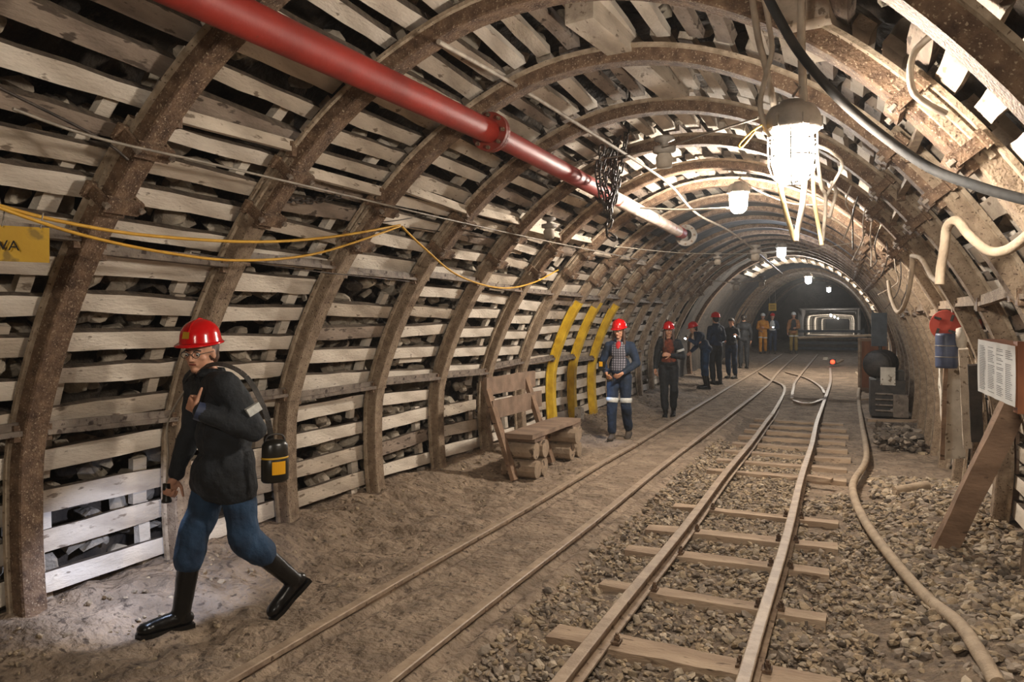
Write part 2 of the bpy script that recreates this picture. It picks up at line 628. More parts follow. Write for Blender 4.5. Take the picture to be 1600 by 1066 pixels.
def place_clamp(root, t, off, i):
    p, nrm, tg = prof(t, off)
    c = bpy.data.objects.new('clamp', _cl_me)
    COL.objects.link(c)
    c.parent = root
    yv = Vector((0, 1, 0))
    xv = yv.cross(nrm).normalized()
    R = Matrix((xv, yv, nrm)).transposed().to_4x4()
    c.matrix_local = Matrix.Translation(p) @ R
    for sx in (-1, 1):
        b = bpy.data.objects.new('bolt', _bl_me)
        COL.objects.link(b)
        b.parent = c
        b.location = (0, sx * .1, 0)


arch_desc = {
    0: 'rusty steel arch overhead at the top right corner, nearest the camera',
    1: 'rusty steel arch at the left edge of the photo, left of the walking person',
    2: 'rusty steel arch directly behind the walking person in the blue trousers',
    3: 'dusty steel arch just right of the walking person',
    4: 'dusty steel arch, second to the right of the walking person',
    5: 'dusty steel arch, first one to the left of the bench',
    6: 'dusty steel arch rising directly behind the bench back',
    7: 'dusty steel arch between the bench and the yellow arches',
    8: 'steel arch with left leg painted yellow, nearest of the three yellow ones',
    9: 'steel arch painted yellow with black number 3, middle of the three yellow ones',
    10: 'steel arch with yellow leg, farthest of the three yellow ones',
}
for i, Y in enumerate(ARCH_Y):
    root = empty('steel_arch', (0, Y, lift(Y)))
    lab = arch_desc.get(i) or 'brown steel arch, %s one beyond the three yellow painted arches' % ORD[i - 10]
    tag(root, lab, 'arch support', 'steel arches along the gallery')
    jl, jr = t_at_z(2.42 + random.uniform(-.05, .05)), t_at_z(2.46 if i > 1 else 1.45, False)
    legm = M['rust'] if i < 2 else M['rustlight']
    crm = M['rust']
    mb = MB(); sweep(mb, 0, jl + .28, 0, 0.0)
    lg = mb.build('left_leg', [legm, M['yellowpaint'], M['flange']], root)
    if i in (8, 9, 10):
        me = lg.data
        for pl in me.polygons:
            if pl.center.z < 1.95:
                pl.material_index = 1
        tag(lg, 'yellow painted leg')
    mb = MB(); sweep(mb, jr - .28, LEN, 0, 0.0)
    mb.build('right_leg', [M['rustlight'], M['rustlight'], M['flange']], root)
    mb = MB(); sweep(mb, jl - .22, jr + .22, 0, -.035, grow=.93)
    mb.build('crown', [crm, crm, M['flange']], root)
    for k, t in enumerate((jl - .14, jl + .2, jr - .2, jr + .14)):
        place_clamp(root, t, -.04, k)
    if i == 9:
        mb = MB(); mb.box((-4.0, 0, .12), (.11, .16, .28))
        tag(mb.build('foot', M['whitepaint'], root), 'whitewashed foot')

# number 3 on the middle yellow arch
def text(body, name, size, m, loc, rot, parent=None, ext=.002):
    cu = bpy.data.curves.new(name, 'FONT')
    cu.body = body
    cu.size = size
    cu.extrude = ext
    cu.align_x = 'CENTER'
    cu.align_y = 'CENTER'
    tmp = bpy.data.objects.new(name + '_tmp', cu)
    COL.objects.link(tmp)
    dg = bpy.context.evaluated_depsgraph_get()
    me = bpy.data.meshes.new_from_object(tmp.evaluated_get(dg))
    bpy.data.objects.remove(tmp)
    me.materials.clear()
    me.materials.append(m)
    o = bpy.data.objects.new(name, me)
    COL.objects.link(o)
    if parent is not None:
        o.parent = parent
    o.matrix_local = Matrix.Translation(loc) @ rot.to_4x4()
    return o


def face_rot(nrm, up=(0, 0, 1)):
    z = Vector(nrm).normalized()
    x = Vector(up).cross(z).normalized()
    y = z.cross(x)
    return Matrix((x, y, z)).transposed()


# ------------------------------------------------------------------ lagging boards
def project(p):
    d = p - Vector((0, 0, H))
    zc = -d.x * SN + d.y * CS
    xc = d.x * CS + d.y * SN
    if zc < .2:
        return None
    return 800 + F * xc / zc, HY - F * d.z / zc, zc


cands = []
for b in range(len(ARCH_Y) - 1):
    y0, y1 = ARCH_Y[b], ARCH_Y[b + 1]
    t = .12
    row = 0
    while t < LEN - .1:
        p, nrm, tg = prof(t, .145)
        roof = p.z > 2.3
        hgt = random.uniform(.105, .135) if not roof else random.uniform(.085, .12)
        pitch = random.uniform(.205, .24) if not roof else random.uniform(.17, .21)
        if random.random() > .012:
            mid = p + Vector((0, (y0 + y1) / 2, lift(y0)))
            pr = project(mid)
            # how large it shows
            size = 0
            ends = [project(p + Vector((0, yy, lift(y0)))) for yy in (y0 + .05, (y0 + y1) / 2, y1 - .05)]
            if any(e and -60 < e[0] < 1660 and -60 < e[1] < 1126 for e in ends) and pr:
                ok = [e for e in ends if e]
                L = max(math.hypot(a[0] - c[0], a[1] - c[1]) for a in ok for c in ok)
                size = L * hgt * F / pr[2]
            cands.append([size, b, t, hgt, roof])
        t += pitch
side_rows = {}
for c in cands:
    b, t = c[1], c[2]
    sect = 'left wall' if t < TL else ('right wall' if t > TR else 'roof')
    c.append(sect)
bay_name = {0: 'nearest bay, before the left edge arch', 1: 'bay left of the walker', 2: 'bay at the walker',
            3: 'first bay right of the walker', 4: 'second bay right of the walker', 5: 'third bay right of the walker',
            6: 'bay at the bench back', 7: 'bay above the bench seat', 8: 'bay before the first yellow arch'}
for k in range(9, 20):
    bay_name[k] = ['bay between first and second yellow arches', 'bay between second and third yellow arches'][k - 9] if k < 11 - 0 and k - 9 < 2 else 'bay %s beyond the yellow arches' % ORD[k - 10]
for k in bay_name:
    bay_name[k] = bay_name[k]
for b in range(len(ARCH_Y)):
    for sect in ('left wall', 'roof', 'right wall'):
        rows = sorted([c for c in cands if c[1] == b and c[5] == sect], key=lambda c: c[2], reverse=(sect == 'right wall'))
        for k, c in enumerate(rows):
            c.append(k + 1)
cands.sort(key=lambda c: -c[0])


def board_geo(mb, b, t, hgt, origin=None):
    y0, y1 = ARCH_Y[b], ARCH_Y[b + 1]
    tilt = random.uniform(-.02, .02)
    thick = random.uniform(.045, .065)
    mi = random.choices((0, 1, 2), (.72, .22, .06))[0] if t < TL or t > TR else random.choices((0, 1, 2), (.35, .4, .25))[0]
    offr = .115 + thick / 2 + random.uniform(0, .03)
    pts = []
    n = 5
    hj = [random.uniform(-.004, .004) for _ in range(n + 1)]
    for i in range(n + 1):
        y = y0 + .01 + (y1 - y0 - .02) * i / n
        tt = t + tilt * (i / n - .5) * 2
        p, nrm, tg = prof(tt, offr)
        p.y = y
        p.z += lift(y0)
        hh = hgt / 2 + hj[i]
        ch = random.uniform(0, .006)
        for (a, r) in ((-1, -1), (1, -1), (1, 1), (-1, 1)):
            q = p + tg * (a * hh + random.uniform(-.004, .004)) + nrm * (r * thick / 2 + random.uniform(-.003, .003))
            if r < 0 and random.random() < .25:
                q += nrm * ch
            pts.append(q)
    # which long side looks up (for settled dust)
    p, nrm, tg = prof(t, 0)
    if origin is not None:
        pts = [q - origin for q in pts]
    fs, ms = [], []
    for i in range(n):
        for k in range(4):
            a0, b0 = i * 4 + k, i * 4 + (k + 1) % 4
            fs.append((a0, b0, b0 + 4, a0 + 4)[::-1])
            up = (k == 1 and tg.z > .35) or (k == 3 and tg.z < -.35)
            ms.append(3 if up else mi)
    fs.append((0, 1, 2, 3)); ms.append(mi)
    fs.append((n * 4 + 3, n * 4 + 2, n * 4 + 1, n * 4)); ms.append(mi)
    o = len(mb.v)
    mb.v += [tuple(x) for x in pts]
    mb.f += [tuple(o + j for j in f) for f in fs]
    mb.m += ms
    mb.sm += [False] * len(fs)


BM = [M['board'], M['board2'], M['board3'], M['dust']]
NB = 300
for c in cands[:NB]:
    size, b, t, hgt, roof, sect, row = c
    p, nrm, tg = prof(t, .145)
    org = p + Vector((0, (ARCH_Y[b] + ARCH_Y[b + 1]) / 2, lift(ARCH_Y[b])))
    mb = MB()
    board_geo(mb, b, t, hgt, org)
    o = mb.build('lagging_board', BM, loc=org)
    bn = bay_name[b]
    if sect == 'roof':
        lab = 'pale roof board, %s from left, %s' % (ORD[row], bn)
    elif sect == 'left wall':
        lab = 'left wall board, %s from floor, %s' % (ORD[row], bn)
    else:
        lab = 'right wall board, %s from floor, %s' % (ORD[row], bn)
    tag(o, lab, 'board', 'lagging boards between the steel arches')
mb = MB()
for c in cands[NB:]:
    board_geo(mb, c[1], c[2], c[3])
tag(mb.build('lagging_boards_far', BM), 'pale lagging boards in the distant bays and out of the way corners', 'boards', kind='stuff')


# ------------------------------------------------------------------ stones
def rock_variants(n, sub, seed, amp=.35, flat=.8, planes=7):
    """stones cut by random planes, so that they are angular"""
    out = []
    rnd = random.Random(seed)
    for k in range(n):
        bm = bmesh.new()
        bmesh.ops.create_icosphere(bm, subdivisions=sub, radius=1)
        off = Vector((seed + k * 7.3, k * 3.1, 0))
        pl = []
        for _ in range(planes):
            q = Vector((rnd.gauss(0, 1), rnd.gauss(0, 1), rnd.gauss(0, 1))).normalized()
            pl.append((q, rnd.uniform(.35, .7)))
        for v in bm.verts:
            d = v.co.normalized()
            v.co = d * (1 + amp * .4 * noise.noise(d * 1.3 + off))
            for nrm, dd in pl:
                ov = v.co.dot(nrm) - dd
                if ov > 0:
                    v.co -= nrm * ov
            v.co.z *= flat
        vs = np.array([v.co[:] for v in bm.verts])
        fs = np.array([[v.index for v in f.verts] for f in bm.faces])
        bm.free()
        out.append((vs, fs))
    return out


def scatter(name, items, variants, mats, smooth_=False):
    V, Fc, MI = [], [], []
    o = 0
    for (p, r, mi) in items:
        vs, fs = random.choice(variants)
        R = np.array(Euler((random.uniform(-.6, .6), random.uniform(-.6, .6), random.uniform(0, 6.3))).to_matrix())
        sc = np.array([r * random.uniform(.8, 1.35), r * random.uniform(.7, 1.1), r * random.uniform(.6, 1.0)])
        V.append((vs * sc) @ R.T + np.array(p))
        Fc.append(fs + o)
        MI.append(np.full(len(fs), mi))
        o += len(vs)
    V = np.concatenate(V); Fc = np.concatenate(Fc); MI = np.concatenate(MI)
    me = bpy.data.meshes.new(name)
    me.vertices.add(len(V)); me.vertices.foreach_set('co', V.ravel())
    me.loops.add(len(Fc) * 3); me.loops.foreach_set('vertex_index', Fc.ravel())
    me.polygons.add(len(Fc))
    me.polygons.foreach_set('loop_start', np.arange(len(Fc)) * 3)
    for m in mats:
        me.materials.append(m)
    me.polygons.foreach_set('material_index', MI)
    me.polygons.foreach_set('use_smooth', [False] * len(Fc))
    me.update(calc_edges=True)
    ob = bpy.data.objects.new(name, me)
    COL.objects.link(ob)
    return ob


RV = rock_variants(9, 2, 11)
RVs = rock_variants(12, 1, 31, planes=9, flat=.7)
items = []
y = 1.2
while y < 19.6:
    st = .15 if y < 8 else .2
    t = 0.0
    while t < LEN:
        left = t < TL + .3
        right = t > TR
        if left or (right and random.random() < .75) or random.random() < .22:
            r = random.uniform(.075, .14)
            p, nrm, tg = prof(t + random.uniform(-.05, .05), .235 + random.uniform(0, .09) + r * .5)
            if random.random() < .93:
                items.append(((p.x, y + random.uniform(-.07, .07), p.z + lift(y)), r, 0 if random.random() < .85 else 1))
        t += st
    y += st
tag(scatter('packing_stones', items, RV, [M['stone'], M['rock']]), 'loose rock packing seen in the gaps behind the boards', 'packing stones', kind='stuff')

items = []
for _ in range(27000):
    u = random.random()
    y = 2.2 + 11.5 * random.random() ** 1.35
    x = random.uniform(-1.72, .25) if u < .8 else random.uniform(.1, 1.15)
    r = random.uniform(.012, .03) if random.random() < .93 else random.uniform(.03, .05)
    if y > 7.5:
        r = max(r, .02)
    if (y > 8.2 + .8 * noise.noise(Vector((x * 2, y, 1))) and x > -.35) or (y > 10 and random.random() < (y - 10) * .6):
        continue
    if noise.noise(Vector((x * 1.2, y * .9, 8))) > .34 and x > -.3:
        continue
    items.append(((x, y, zf(x, y, False) + r * .45), r, random.choices((0, 1, 2, 3), (.5, .3, .11, .09))[0]))
tag(scatter('ballast', items, RVs, [M['ballast'], M['ballast2'], M['ballast3'], M['ballast4']]), 'loose gravel ballast around the right hand track', 'gravel', kind='stuff')
items = []
for _ in range(2600):
    y = 3.0 + 6.5 * random.random()
    x = random.uniform(.25, 1.25)
    r = random.uniform(.02, .055)
    items.append(((x, y, zf(x, y, False) + r * .35), r, random.choices((0, 1, 2, 3), (.45, .3, .12, .13))[0]))
for _ in range(900):
    y = 1.8 + 14 * random.random()
    x = random.uniform(-4.1, -3.55) if random.random() < .7 else random.uniform(-4, -2.7)
    r = random.uniform(.008, .03)
    items.append(((x, y, zf(x, y, False) + r * .2), r, 0))
for _ in range(260):
    x, y = random.uniform(.45, 1.0), random.uniform(11.5, 13.2)
    r = random.uniform(.03, .1)
    items.append(((x, y, zf(x, y, False) + r * .4 + .15 * random.random()), r, random.choice((1, 3, 3))))
tag(scatter('rubble', items, RVs, [M['ballast'], M['ballast2'], M['ballast3'], M['ballast4']]), 'broken rock rubble along the foot of the walls', 'rubble', kind='stuff')

mb = MB()
for b in range(len(ARCH_Y) - 1):
    for side in (0, 1):
        t = .15
        while t < LEN - .2:
            if not (TL + .6 < t < TR - .3) and random.random() < .8 and not (b < 2 and t > TR - .5):
                yy = (ARCH_Y[b] + .14 + random.uniform(0, .05)) if side == 0 else (ARCH_Y[b + 1] - .14 - random.uniform(0, .06))
                p0, n0, g0 = prof(t, .2 + random.uniform(-.005, .02))
                ln = random.uniform(.1, .16)
                c = Vector((p0.x, yy, p0.z + lift(yy)))
                mb.beam(c - g0 * ln, c + g0 * ln, random.uniform(.07, .11), .05, mi=random.choice((0, 0, 1)), up=n0, jit=.004)
            if side == 0 and random.random() < .22 and t < TL:
                p0, n0, g0 = prof(t + .1, .2)
                ym = random.uniform(ARCH_Y[b] + .3, ARCH_Y[b + 1] - .3)
                c = Vector((p0.x, ym, p0.z + lift(ym)))
                mb.beam(c - Vector((0, .22, 0)), c + Vector((0, .22, 0)), random.uniform(.06, .1), .04, mi=random.choice((0, 1)), up=n0, jit=.006)
            t += random.uniform(.22, .36)
tag(mb.build('packing_wedges', BM), 'short pale timber wedges jammed behind the lagging beside the arches', 'wedges', kind='stuff')

# a few bigger loose rocks the eye can count
for k, (px, py, r, lab) in enumerate([
        (1355, 985, .07, 'flat loose rock on the gravel left of the bottom of the hose'),
        (1400, 880, .05, 'loose rock beside the bend of the floor hose'),
        (1520, 920, .06, 'loose rock in the rubble below the leaning prop'),
        (1250, 985, .05, 'loose rock beside the end of a front sleeper'),
        (1445, 705, .06, 'loose rock under the whitewashed wooden post')]):
    p = G(px, py, -.1)
    vs, fs = RV[k]
    mb = MB()
    mb.add([(v[0] * r * 1.5, v[1] * r, v[2] * r * .7) for v in vs], [tuple(f) for f in fs])
    o = mb.build('loose_rock', M['ballast'], loc=(p.x, p.y, zf(p.x, p.y, False) + r * .2))
    tag(o, lab, 'rock', 'larger loose rocks')

# ------------------------------------------------------------------ rails
RS = [(-.05, -.1), (.05, -.1), (.05, -.088), (.008, -.078), (.008, -.036), (.03, -.03), (.033, -.004), (.027, 0), (-.027, 0), (-.033, -.004), (-.03, -.03), (-.008, -.036), (-.008, -.078), (-.045, -.088)]


def rail(pts, label, name='rail'):
    pts = [Vector(p) for p in pts]
    mb = MB()
    n = len(RS)
    vs = []
    for i, p in enumerate(pts):
        d = (pts[min(i + 1, len(pts) - 1)] - pts[max(i - 1, 0)])
        d.z = 0
        d.normalize()
        s = Vector((d.y, -d.x, 0))
        for (a, z) in RS:
            vs.append(p + s * a + Vector((0, 0, z)))
    mb.v = [tuple(v) for v in vs]
    for i in range(len(pts) - 1):
        for k in range(n):
            mb.f.append((i * n + k, i * n + (k + 1) % n, (i + 1) * n + (k + 1) % n, (i + 1) * n + k))
            mb.m.append(1 if k in (6, 7, 8) else 0)
            mb.sm.append(False)
    for base, rev in ((0, True), ((len(pts) - 1) * n, False)):
        f = tuple(base + k for k in range(n))
        mb.f.append(f[::-1] if rev else f)
        mb.m.append(0)
        mb.sm.append(False)
    o = recenter(mb.build(name, [M['rail'], M['railhead']]))
    tag(o, label, 'rail', 'rails of the two mine tracks')
    return o


def straight(X, y0, y1, X1=None):
    n = int((y1 - y0) / .4)
    out = []
    for i in range(n + 1):
        y = y0 + (y1 - y0) * i / n
        x = X if X1 is None else X + (X1 - X) * i / n
        out.append((x + .008 * math.sin(y * 1.3), y, lift(y)))
    return out


def groundline(px):
    return [G(a, b, 0.0) for a, b in px]



gl = lambda l: spline(groundline(l), 6)
rail(straight(R1, 1.2, 9.9), 'dusty rail nearest the left wall, near stretch, sunk in dirt')
rail(straight(R2, 1.0, 9.9), 'dusty rail, second from the left wall, near stretch')
rail(straight(R3, 1.0, 14.0), 'left rail of the right hand track, standing on sleepers')
rail(straight(R4, 1.0, 14.5), 'right rail of the right hand track, standing on sleepers')
e1 = Vector((R1, 9.95, 0)); e2 = Vector((R2, 9.95, 0)); e3 = Vector((R3, 14.05, 0)); e4 = Vector((R4, 14.55, 0))
rail(spline([e1, G(1120, 616), G(1184, 578), G(1222, 553)], 6), 'leftmost rail of the distant stretch passing the standing group')
rail(spline([e2, G(1191, 608), G(1203, 597), G(1219, 578), G(1247, 553)], 6), 'second rail of the distant stretch beyond the points')
rail(spline([e3, G(1226, 606), G(1203, 592), G(1186, 581)], 6), 'curved switch rail bending left toward the standing group')
rail(spline([e4, G(1296, 603), G(1298, 590), G(1297, 575)], 6), 'far end of the rightmost rail running to the red light')
rail(spline([G(1237, 622), G(1240, 606), G(1247, 590), G(1278, 553)], 6), 'inner rail of the points running away up the middle')
rail(spline([G(1288, 614), G(1281, 603), G(1259, 590), G(1228, 581)], 6), 'curved switch rail bending right to left across the points')
rail(spline([G(1240, 625), G(1252, 629), G(1270, 629), G(1288, 622)], 6), 'short curved guard rail at the near end of the points')

# old half buried rail beside the second rail
p0, p1 = G(700, 1052, -.09), G(900, 880, -.09)
mb = MB(); mb.beam(p0, p1, .05, .04, n=8, jit=.003)
tag(recenter(mb.build('buried_steel_strip', M['rail'])), 'half buried steel strip beside the second rail', 'steel strip')

# fishplates and clips
def sleeper(X0, X1, Y, skew, ht, label, w_=.16, nuts=True):
    cx = (X0 + X1) / 2
    root = empty('sleeper', (cx, Y, -.10 + lift(Y)))
    tag(root, label, 'sleeper', 'wooden sleepers of the right hand track')
    mb = MB()
    L = X1 - X0
    mb.beam((-L / 2, -skew, -ht / 2), (L / 2, skew, -ht / 2), w_, ht, jit=.006, n=9)
    mb.build('timber', M['sleeper'], root)
    if nuts:
        for R in (R3, R4):
            for sd in (-1, 1):
                mb = MB()
                x = R - cx + sd * .062
                mb.box((x, 0, .008), (.05, .07, .016))
                mb.lathe([(0, .0), (.017, .0), (.017, .03), (.01, .03), (.01, .045), (0, .045)], (x + sd * .004, 0, .012), 6, smooth=False)
                mb.build('rail_clip', M['rust'], root)


for k, (X0, X1, Y, sk, w_) in enumerate([(-1.52, -.02, 3.9, -.03, .2), (-1.5, -.1, 4.77, -.02, .13), (-1.55, -.1, 5.62, .02, .14), (-1.55, -.05, 6.29, .03, .17), (-1.5, -.05, 7.09, -.02, .13)]):
    sleeper(X0, X1, Y, sk, .13, ['nearest sleeper at the bottom of the photo, broad and dusty', 'second sleeper from the bottom, its right end cut short',
            'third sleeper from the bottom, under the right hand track', 'fourth sleeper from the bottom, thick with a rounded right end', 'fifth sleeper from the bottom, last before the gravel covers them'][k], w_)
sleeper(-1.52, .0, 3.05, 0, .13, 'sleeper just below the frame of the photo', .16)
for k, Y in enumerate(np.arange(9.0, 14.3, .72)):
    sleeper(-1.5, -.02 + random.uniform(-.05, .1), float(Y), random.uniform(-.02, .02), .07, 'half covered sleeper, %s beyond the gravel patch toward the points' % ORD[k + 1], .15, nuts=False)

# ------------------------------------------------------------------ struts between arches
def strut(a, b, r, m, label, name='spacer_bar', flat=False, cat='spacer bar'):
    root = empty(name, (Vector(a) + Vector(b)) / 2)
    tag(root, label, cat, 'spacer bars linking the arches')
    c = (Vector(a) + Vector(b)) / 2
    a, b = Vector(a) - c, Vector(b) - c
    mb = MB()
    mb.beam(a, b, r * (2.4 if flat else 1.2), r * .8, n=4, jit=.002)
    mb.build('bar', m, root)
    mb = MB()
    mb.beam(a + Vector((0, 0, r * .9)), b + Vector((0, 0, r * .9)), r * .4, r * 1.6, n=2)
    mb.build('rib', m, root)
    for q in (a, b):
        mb = MB(); mb.box(q, (.05, .07, .09))
        mb.build('hook', M['rust'], root)


for b in range(0, 13):
    for zz, r, nm in ((1.02, .035, 'waist high'), (2.02, .03, 'shoulder high')):
        if b in (6, 7) and zz < 1.5:
            pass
        p, nrm, tg = prof(t_at_z(zz + random.uniform(-.04, .04)), .05)
        strut(p + Vector((0, ARCH_Y[b] + .07, 0)), p + Vector((0, ARCH_Y[b + 1] - .07, random.uniform(-.03, .03))), r, M['steel'],
              '%s steel spacer bar on left wall, %s' % (nm, bay_name[b]), flat=True)
for b in range(1, 11):
    for zz, left, nm in ((2.62, True, 'left shoulder'), (2.5, False, 'right shoulder'), (1.75, False, 'right wall')):
        if b == 1 and not left:
            continue
        p, nrm, tg = prof(t_at_z(zz + random.uniform(-.05, .05), left), .03)
        strut(p + Vector((0, ARCH_Y[b] + .07, 0)), p + Vector((0, ARCH_Y[b + 1] - .07, random.uniform(-.04, .04))), .035, M['rustlight'] if nm != 'left shoulder' else M['board2'],
              'steel spacer bar at %s, %s' % (nm, bay_name[b]))

# crown timbers
for k, (a, b, w_) in enumerate([(W(905, 20, 4.2), W(1060, 150, 5.9), .17), (W(1075, 140, 6.0), W(1115, 190, 7.2), .12), (W(1255, 10, 3.2), W(1300, 75, 3.7), .2), (W(1215, 5, 3.3), W(1200, 60, 4.3), .07)]):
    mb = MB(); mb.beam(a + Vector((0, 0, .02)), b + Vector((0, 0, .02)), w_, w_ * .8, n=6, jit=.006)
    tag(recenter(mb.build('roof_timber', M['board2'])), ['large pale timber wedged under the roof left of the big lamp', 'short timber behind the large pale roof timber',
        'thick squared timber above the big lamp at the top edge', 'narrow dark roof prop left of the lamp conduits'][k], 'timber', 'timbers wedged in the roof')

# ------------------------------------------------------------------ red pipe
def flange(root, p, d, r, m, name='flange'):
    R = face_rot(d)
    mb = MB()
    for o in (-.018, .018):
        mb.lathe([(r * .9, o - .014), (r * 1.62, o - .014), (r * 1.62, o + .014), (r * .9, o + .014)], p, 28, R=R, smooth=False)
    fl = mb.build(name, m, root)
    for k in range(8):
        a = 2 * math.pi * k / 8
        c = Vector(p) + R @ Vector((math.cos(a) * r * 1.35, math.sin(a) * r * 1.35, 0))
        mb = MB(); mb.lathe([(0, -.055), (.014, -.055), (.014, .055), (0, .055)], c, 6, R=R, smooth=False)
        mb.build('bolt', M['rust'], fl)


P0, P1, P2, P3 = PX(225, -45, -2.28), PX(767, 207, -2.28), PX(948, 303, -2.25), PX(1072, 368, -2.2)
root = empty('red_pipe', (0, 0, 0))
tag(root, 'long red pipe slung under the roof, its far end pale', 'pipe')
mb = MB(); mb.tube([P0, P0.lerp(P1, .5), P1], .083, 28); mb.build('pipe_section', M['redpipe'], root)
mb = MB(); mb.tube([P1, P2], .078, 28); mb.build('pipe_section', M['redpipe'], root)
mb = MB(); mb.tube([P2, P2.lerp(P3, .9)], .075, 28)
tag(mb.build('pipe_section', M['palepipe'], root), 'pale pipe section with reddish patches')  # paler colour than the red sections
mb = MB(); mb.tube([P2.lerp(P3, .86), P2.lerp(P3, .93)], .08, 28); mb.build('pipe_collar', M['redpipe'], root)
d = (P3 - P2).normalized()
flange(root, P1, d, .085, M['redflange'])
flange(root, P2 + d * .02, d, .07, M['dark'])
flange(root, P3, d, .1, M['lampcap'], 'end_flange')
mb = MB(); mb.lathe([(.12, 0), (.15, .08), (.12, .2), (.09, .28), (0, .28)], P3, 20, R=face_rot(d)); mb.build('end_valve', M['lampcap'], root)

# ------------------------------------------------------------------ chains
def link_mesh(L=.055, r=.0065):
    mb = MB()
    pts = []
    for k in range(12):
        a = 2 * math.pi * k / 12
        x = math.cos(a) * .017
        z = math.sin(a) * .017 + (L * .35 if math.sin(a) > 0 else -L * .35)
        pts.append((x, 0, z))
    mb.tube(pts, r, 6, closed=True)
    o = mb.build('link', M['chain'])
    me = o.data
    bpy.data.objects.remove(o)
    return me


LK = link_mesh()


def chain(path, label, step=.052, sc=1.0, group='chains hanging around the red pipe'):
    pts = spline(path, 12)
    cum = [0]
    for a, b in zip(pts, pts[1:]):
        cum.append(cum[-1] + (b - a).length)
    root = empty('chain', path[0])
    tag(root, label, 'chain', group)
    s, k = 0, 0
    o0 = Vector(path[0])
    while s < cum[-1] and k < 95:
        i = max(j for j in range(len(cum)) if cum[j] <= s)
        i = min(i, len(pts) - 2)
        f = (s - cum[i]) / max(cum[i + 1] - cum[i], 1e-6)
        p = pts[i].lerp(pts[i + 1], f)
        d = (pts[i + 1] - pts[i]).normalized()
        q = d.to_track_quat('Z', 'X')
        l = bpy.data.objects.new('link', LK)
        COL.objects.link(l)
        l.parent = root
        R = q.to_matrix() @ Matrix.Rotation(math.pi / 2 * (k % 2), 3, 'Z')
        l.matrix_local = Matrix.Translation(p - o0) @ R.to_4x4() @ Matrix.Scale(sc, 4)
        s += step * sc
        k += 1


cz = P2
chain([W(975, 145, 7.15), W(968, 200, 7.12), W(958, 260, 7.1), cz + Vector((.09, -.02, .02)), cz + Vector((.02, -.03, -.115)), cz + Vector((-.1, -.02, .0)), cz + Vector((-.03, 0, .115)), W(962, 225, 7.05), W(984, 165, 7.1)], 'heavy chain slung from the roof round the red pipe', sc=1.5)
chain([W(985, 150, 7.0), W(978, 215, 6.9), W(965, 285, 6.9), W(955, 330, 6.9), W(948, 300, 6.95), W(940, 270, 7.0), W(952, 235, 7.0)], 'slack chain loop tangled beside the red pipe', sc=1.4)
chain([W(940, 235, 6.8), W(934, 275, 6.8), W(946, 325, 6.75), W(958, 300, 6.8), W(962, 250, 6.85)], 'chain loop hanging on the left of the pipe collar', sc=1.4)
chain([W(952, 325, 6.8), W(953, 345, 6.8), W(948, 362, 6.8), W(958, 372, 6.8)], 'short chain tail hanging below the red pipe', sc=1.4)
chain([PX(450, 312, -3.25), PX(490, 314, -3.25), PX(530, 306, -3.25)], 'short chain strung along the left wall above the yellow cables', sc=1.0, group='chains on the left wall')


# ------------------------------------------------------------------ mine lamps
def mine_lamp(p, s, glass, label, cage=True):
    root = empty('mine_lamp', p)
    tag(root, label, 'lamp', 'mine lamps along the roof')
    mb = MB()
    mb.lathe([(0, .14), (.05, .14), (.055, .12), (.095, .112), (.112, .085), (.122, .05), (.122, .015), (.105, 0), (0, 0)], n=28)
    for k in range(6):
        a = k * math.pi / 3
        mb.box((math.cos(a) * .112, math.sin(a) * .112, .035), (.028, .028, .05), Matrix.Rotation(a, 3, 'Z'))
    b = mb.build('lamp_body', M['lampcap'], root)
    mb = MB(); mb.lathe([(.085, 0), (.09, -.05), (.088, -.13), (.075, -.18), (.045, -.205), (0, -.21)], n=28)
    mb.build('lamp_glass', glass, root)
    if cage:
        for k in range(8):
            a = k * math.pi / 4
            mb = MB()
            pts = [(math.cos(a) * r, math.sin(a) * r, z) for r, z in ((.103, .01), (.104, -.06), (.1, -.14), (.086, -.19), (.05, -.225), (0, -.23))]
            mb.tube(pts, .0035, 6)
            mb.build('cage_wire', M['lampcap'], root)
        mb = MB()
        for r, z in ((.104, -.04), (.103, -.11)):
            mb.tube([(math.cos(k * math.pi / 12) * r, math.sin(k * math.pi / 12) * r, z) for k in range(24)], .0035, 6, closed=True)
        mb.build('cage_ring', M['lampcap'], root)
        mb = MB(); mb.tube([(0, .0, .16), (.03, 0, .2), (0, 0, .235), (-.03, 0, .2), (0, 0, .165)], .006, 6)
        mb.build('hanger', M['steel'], root)
    root.scale = (s, s, s)
    return root


L1 = W(1238, 208, 3.0)
mine_lamp(L1, .92, M['glass1'], 'biggest lit mine lamp, nearest, with wire cage and cables')
L2 = W(1154, 303, 8.1)
mine_lamp(L2, .95, M['glass2'], 'second lit mine lamp, smaller, left of the big one')
L3 = W(1221, 388, 13.5)
mine_lamp(L3, .8, M['glassblue'], 'third lit mine lamp, cool white, below the big lamp')
L4 = W(1263, 433, 21.0)
mine_lamp(L4, .9, M['glass2'], 'fourth lit mine lamp over the points, warm white', cage=False)
L5 = W(1295, 450, 29.0)
mine_lamp(L5, .8, M['glassblue'], 'fifth lit mine lamp, tiny and bluish', cage=False)
mine_lamp(Vector((-.6, -1.1, 2.6)), .92, M['glassfill'], 'unseen mine lamp added behind the camera to light the foreground')  # added lamp out of view, fills the left wall and near floor


def cable(pts, r, m, label, name='cable', cat='cable', group=None, n=8, per=8):
    mb = MB()
    mb.tube(spline(pts, per), r, n)
    o = recenter(mb.build(name, m))
    tag(o, label, cat, group)
    return o


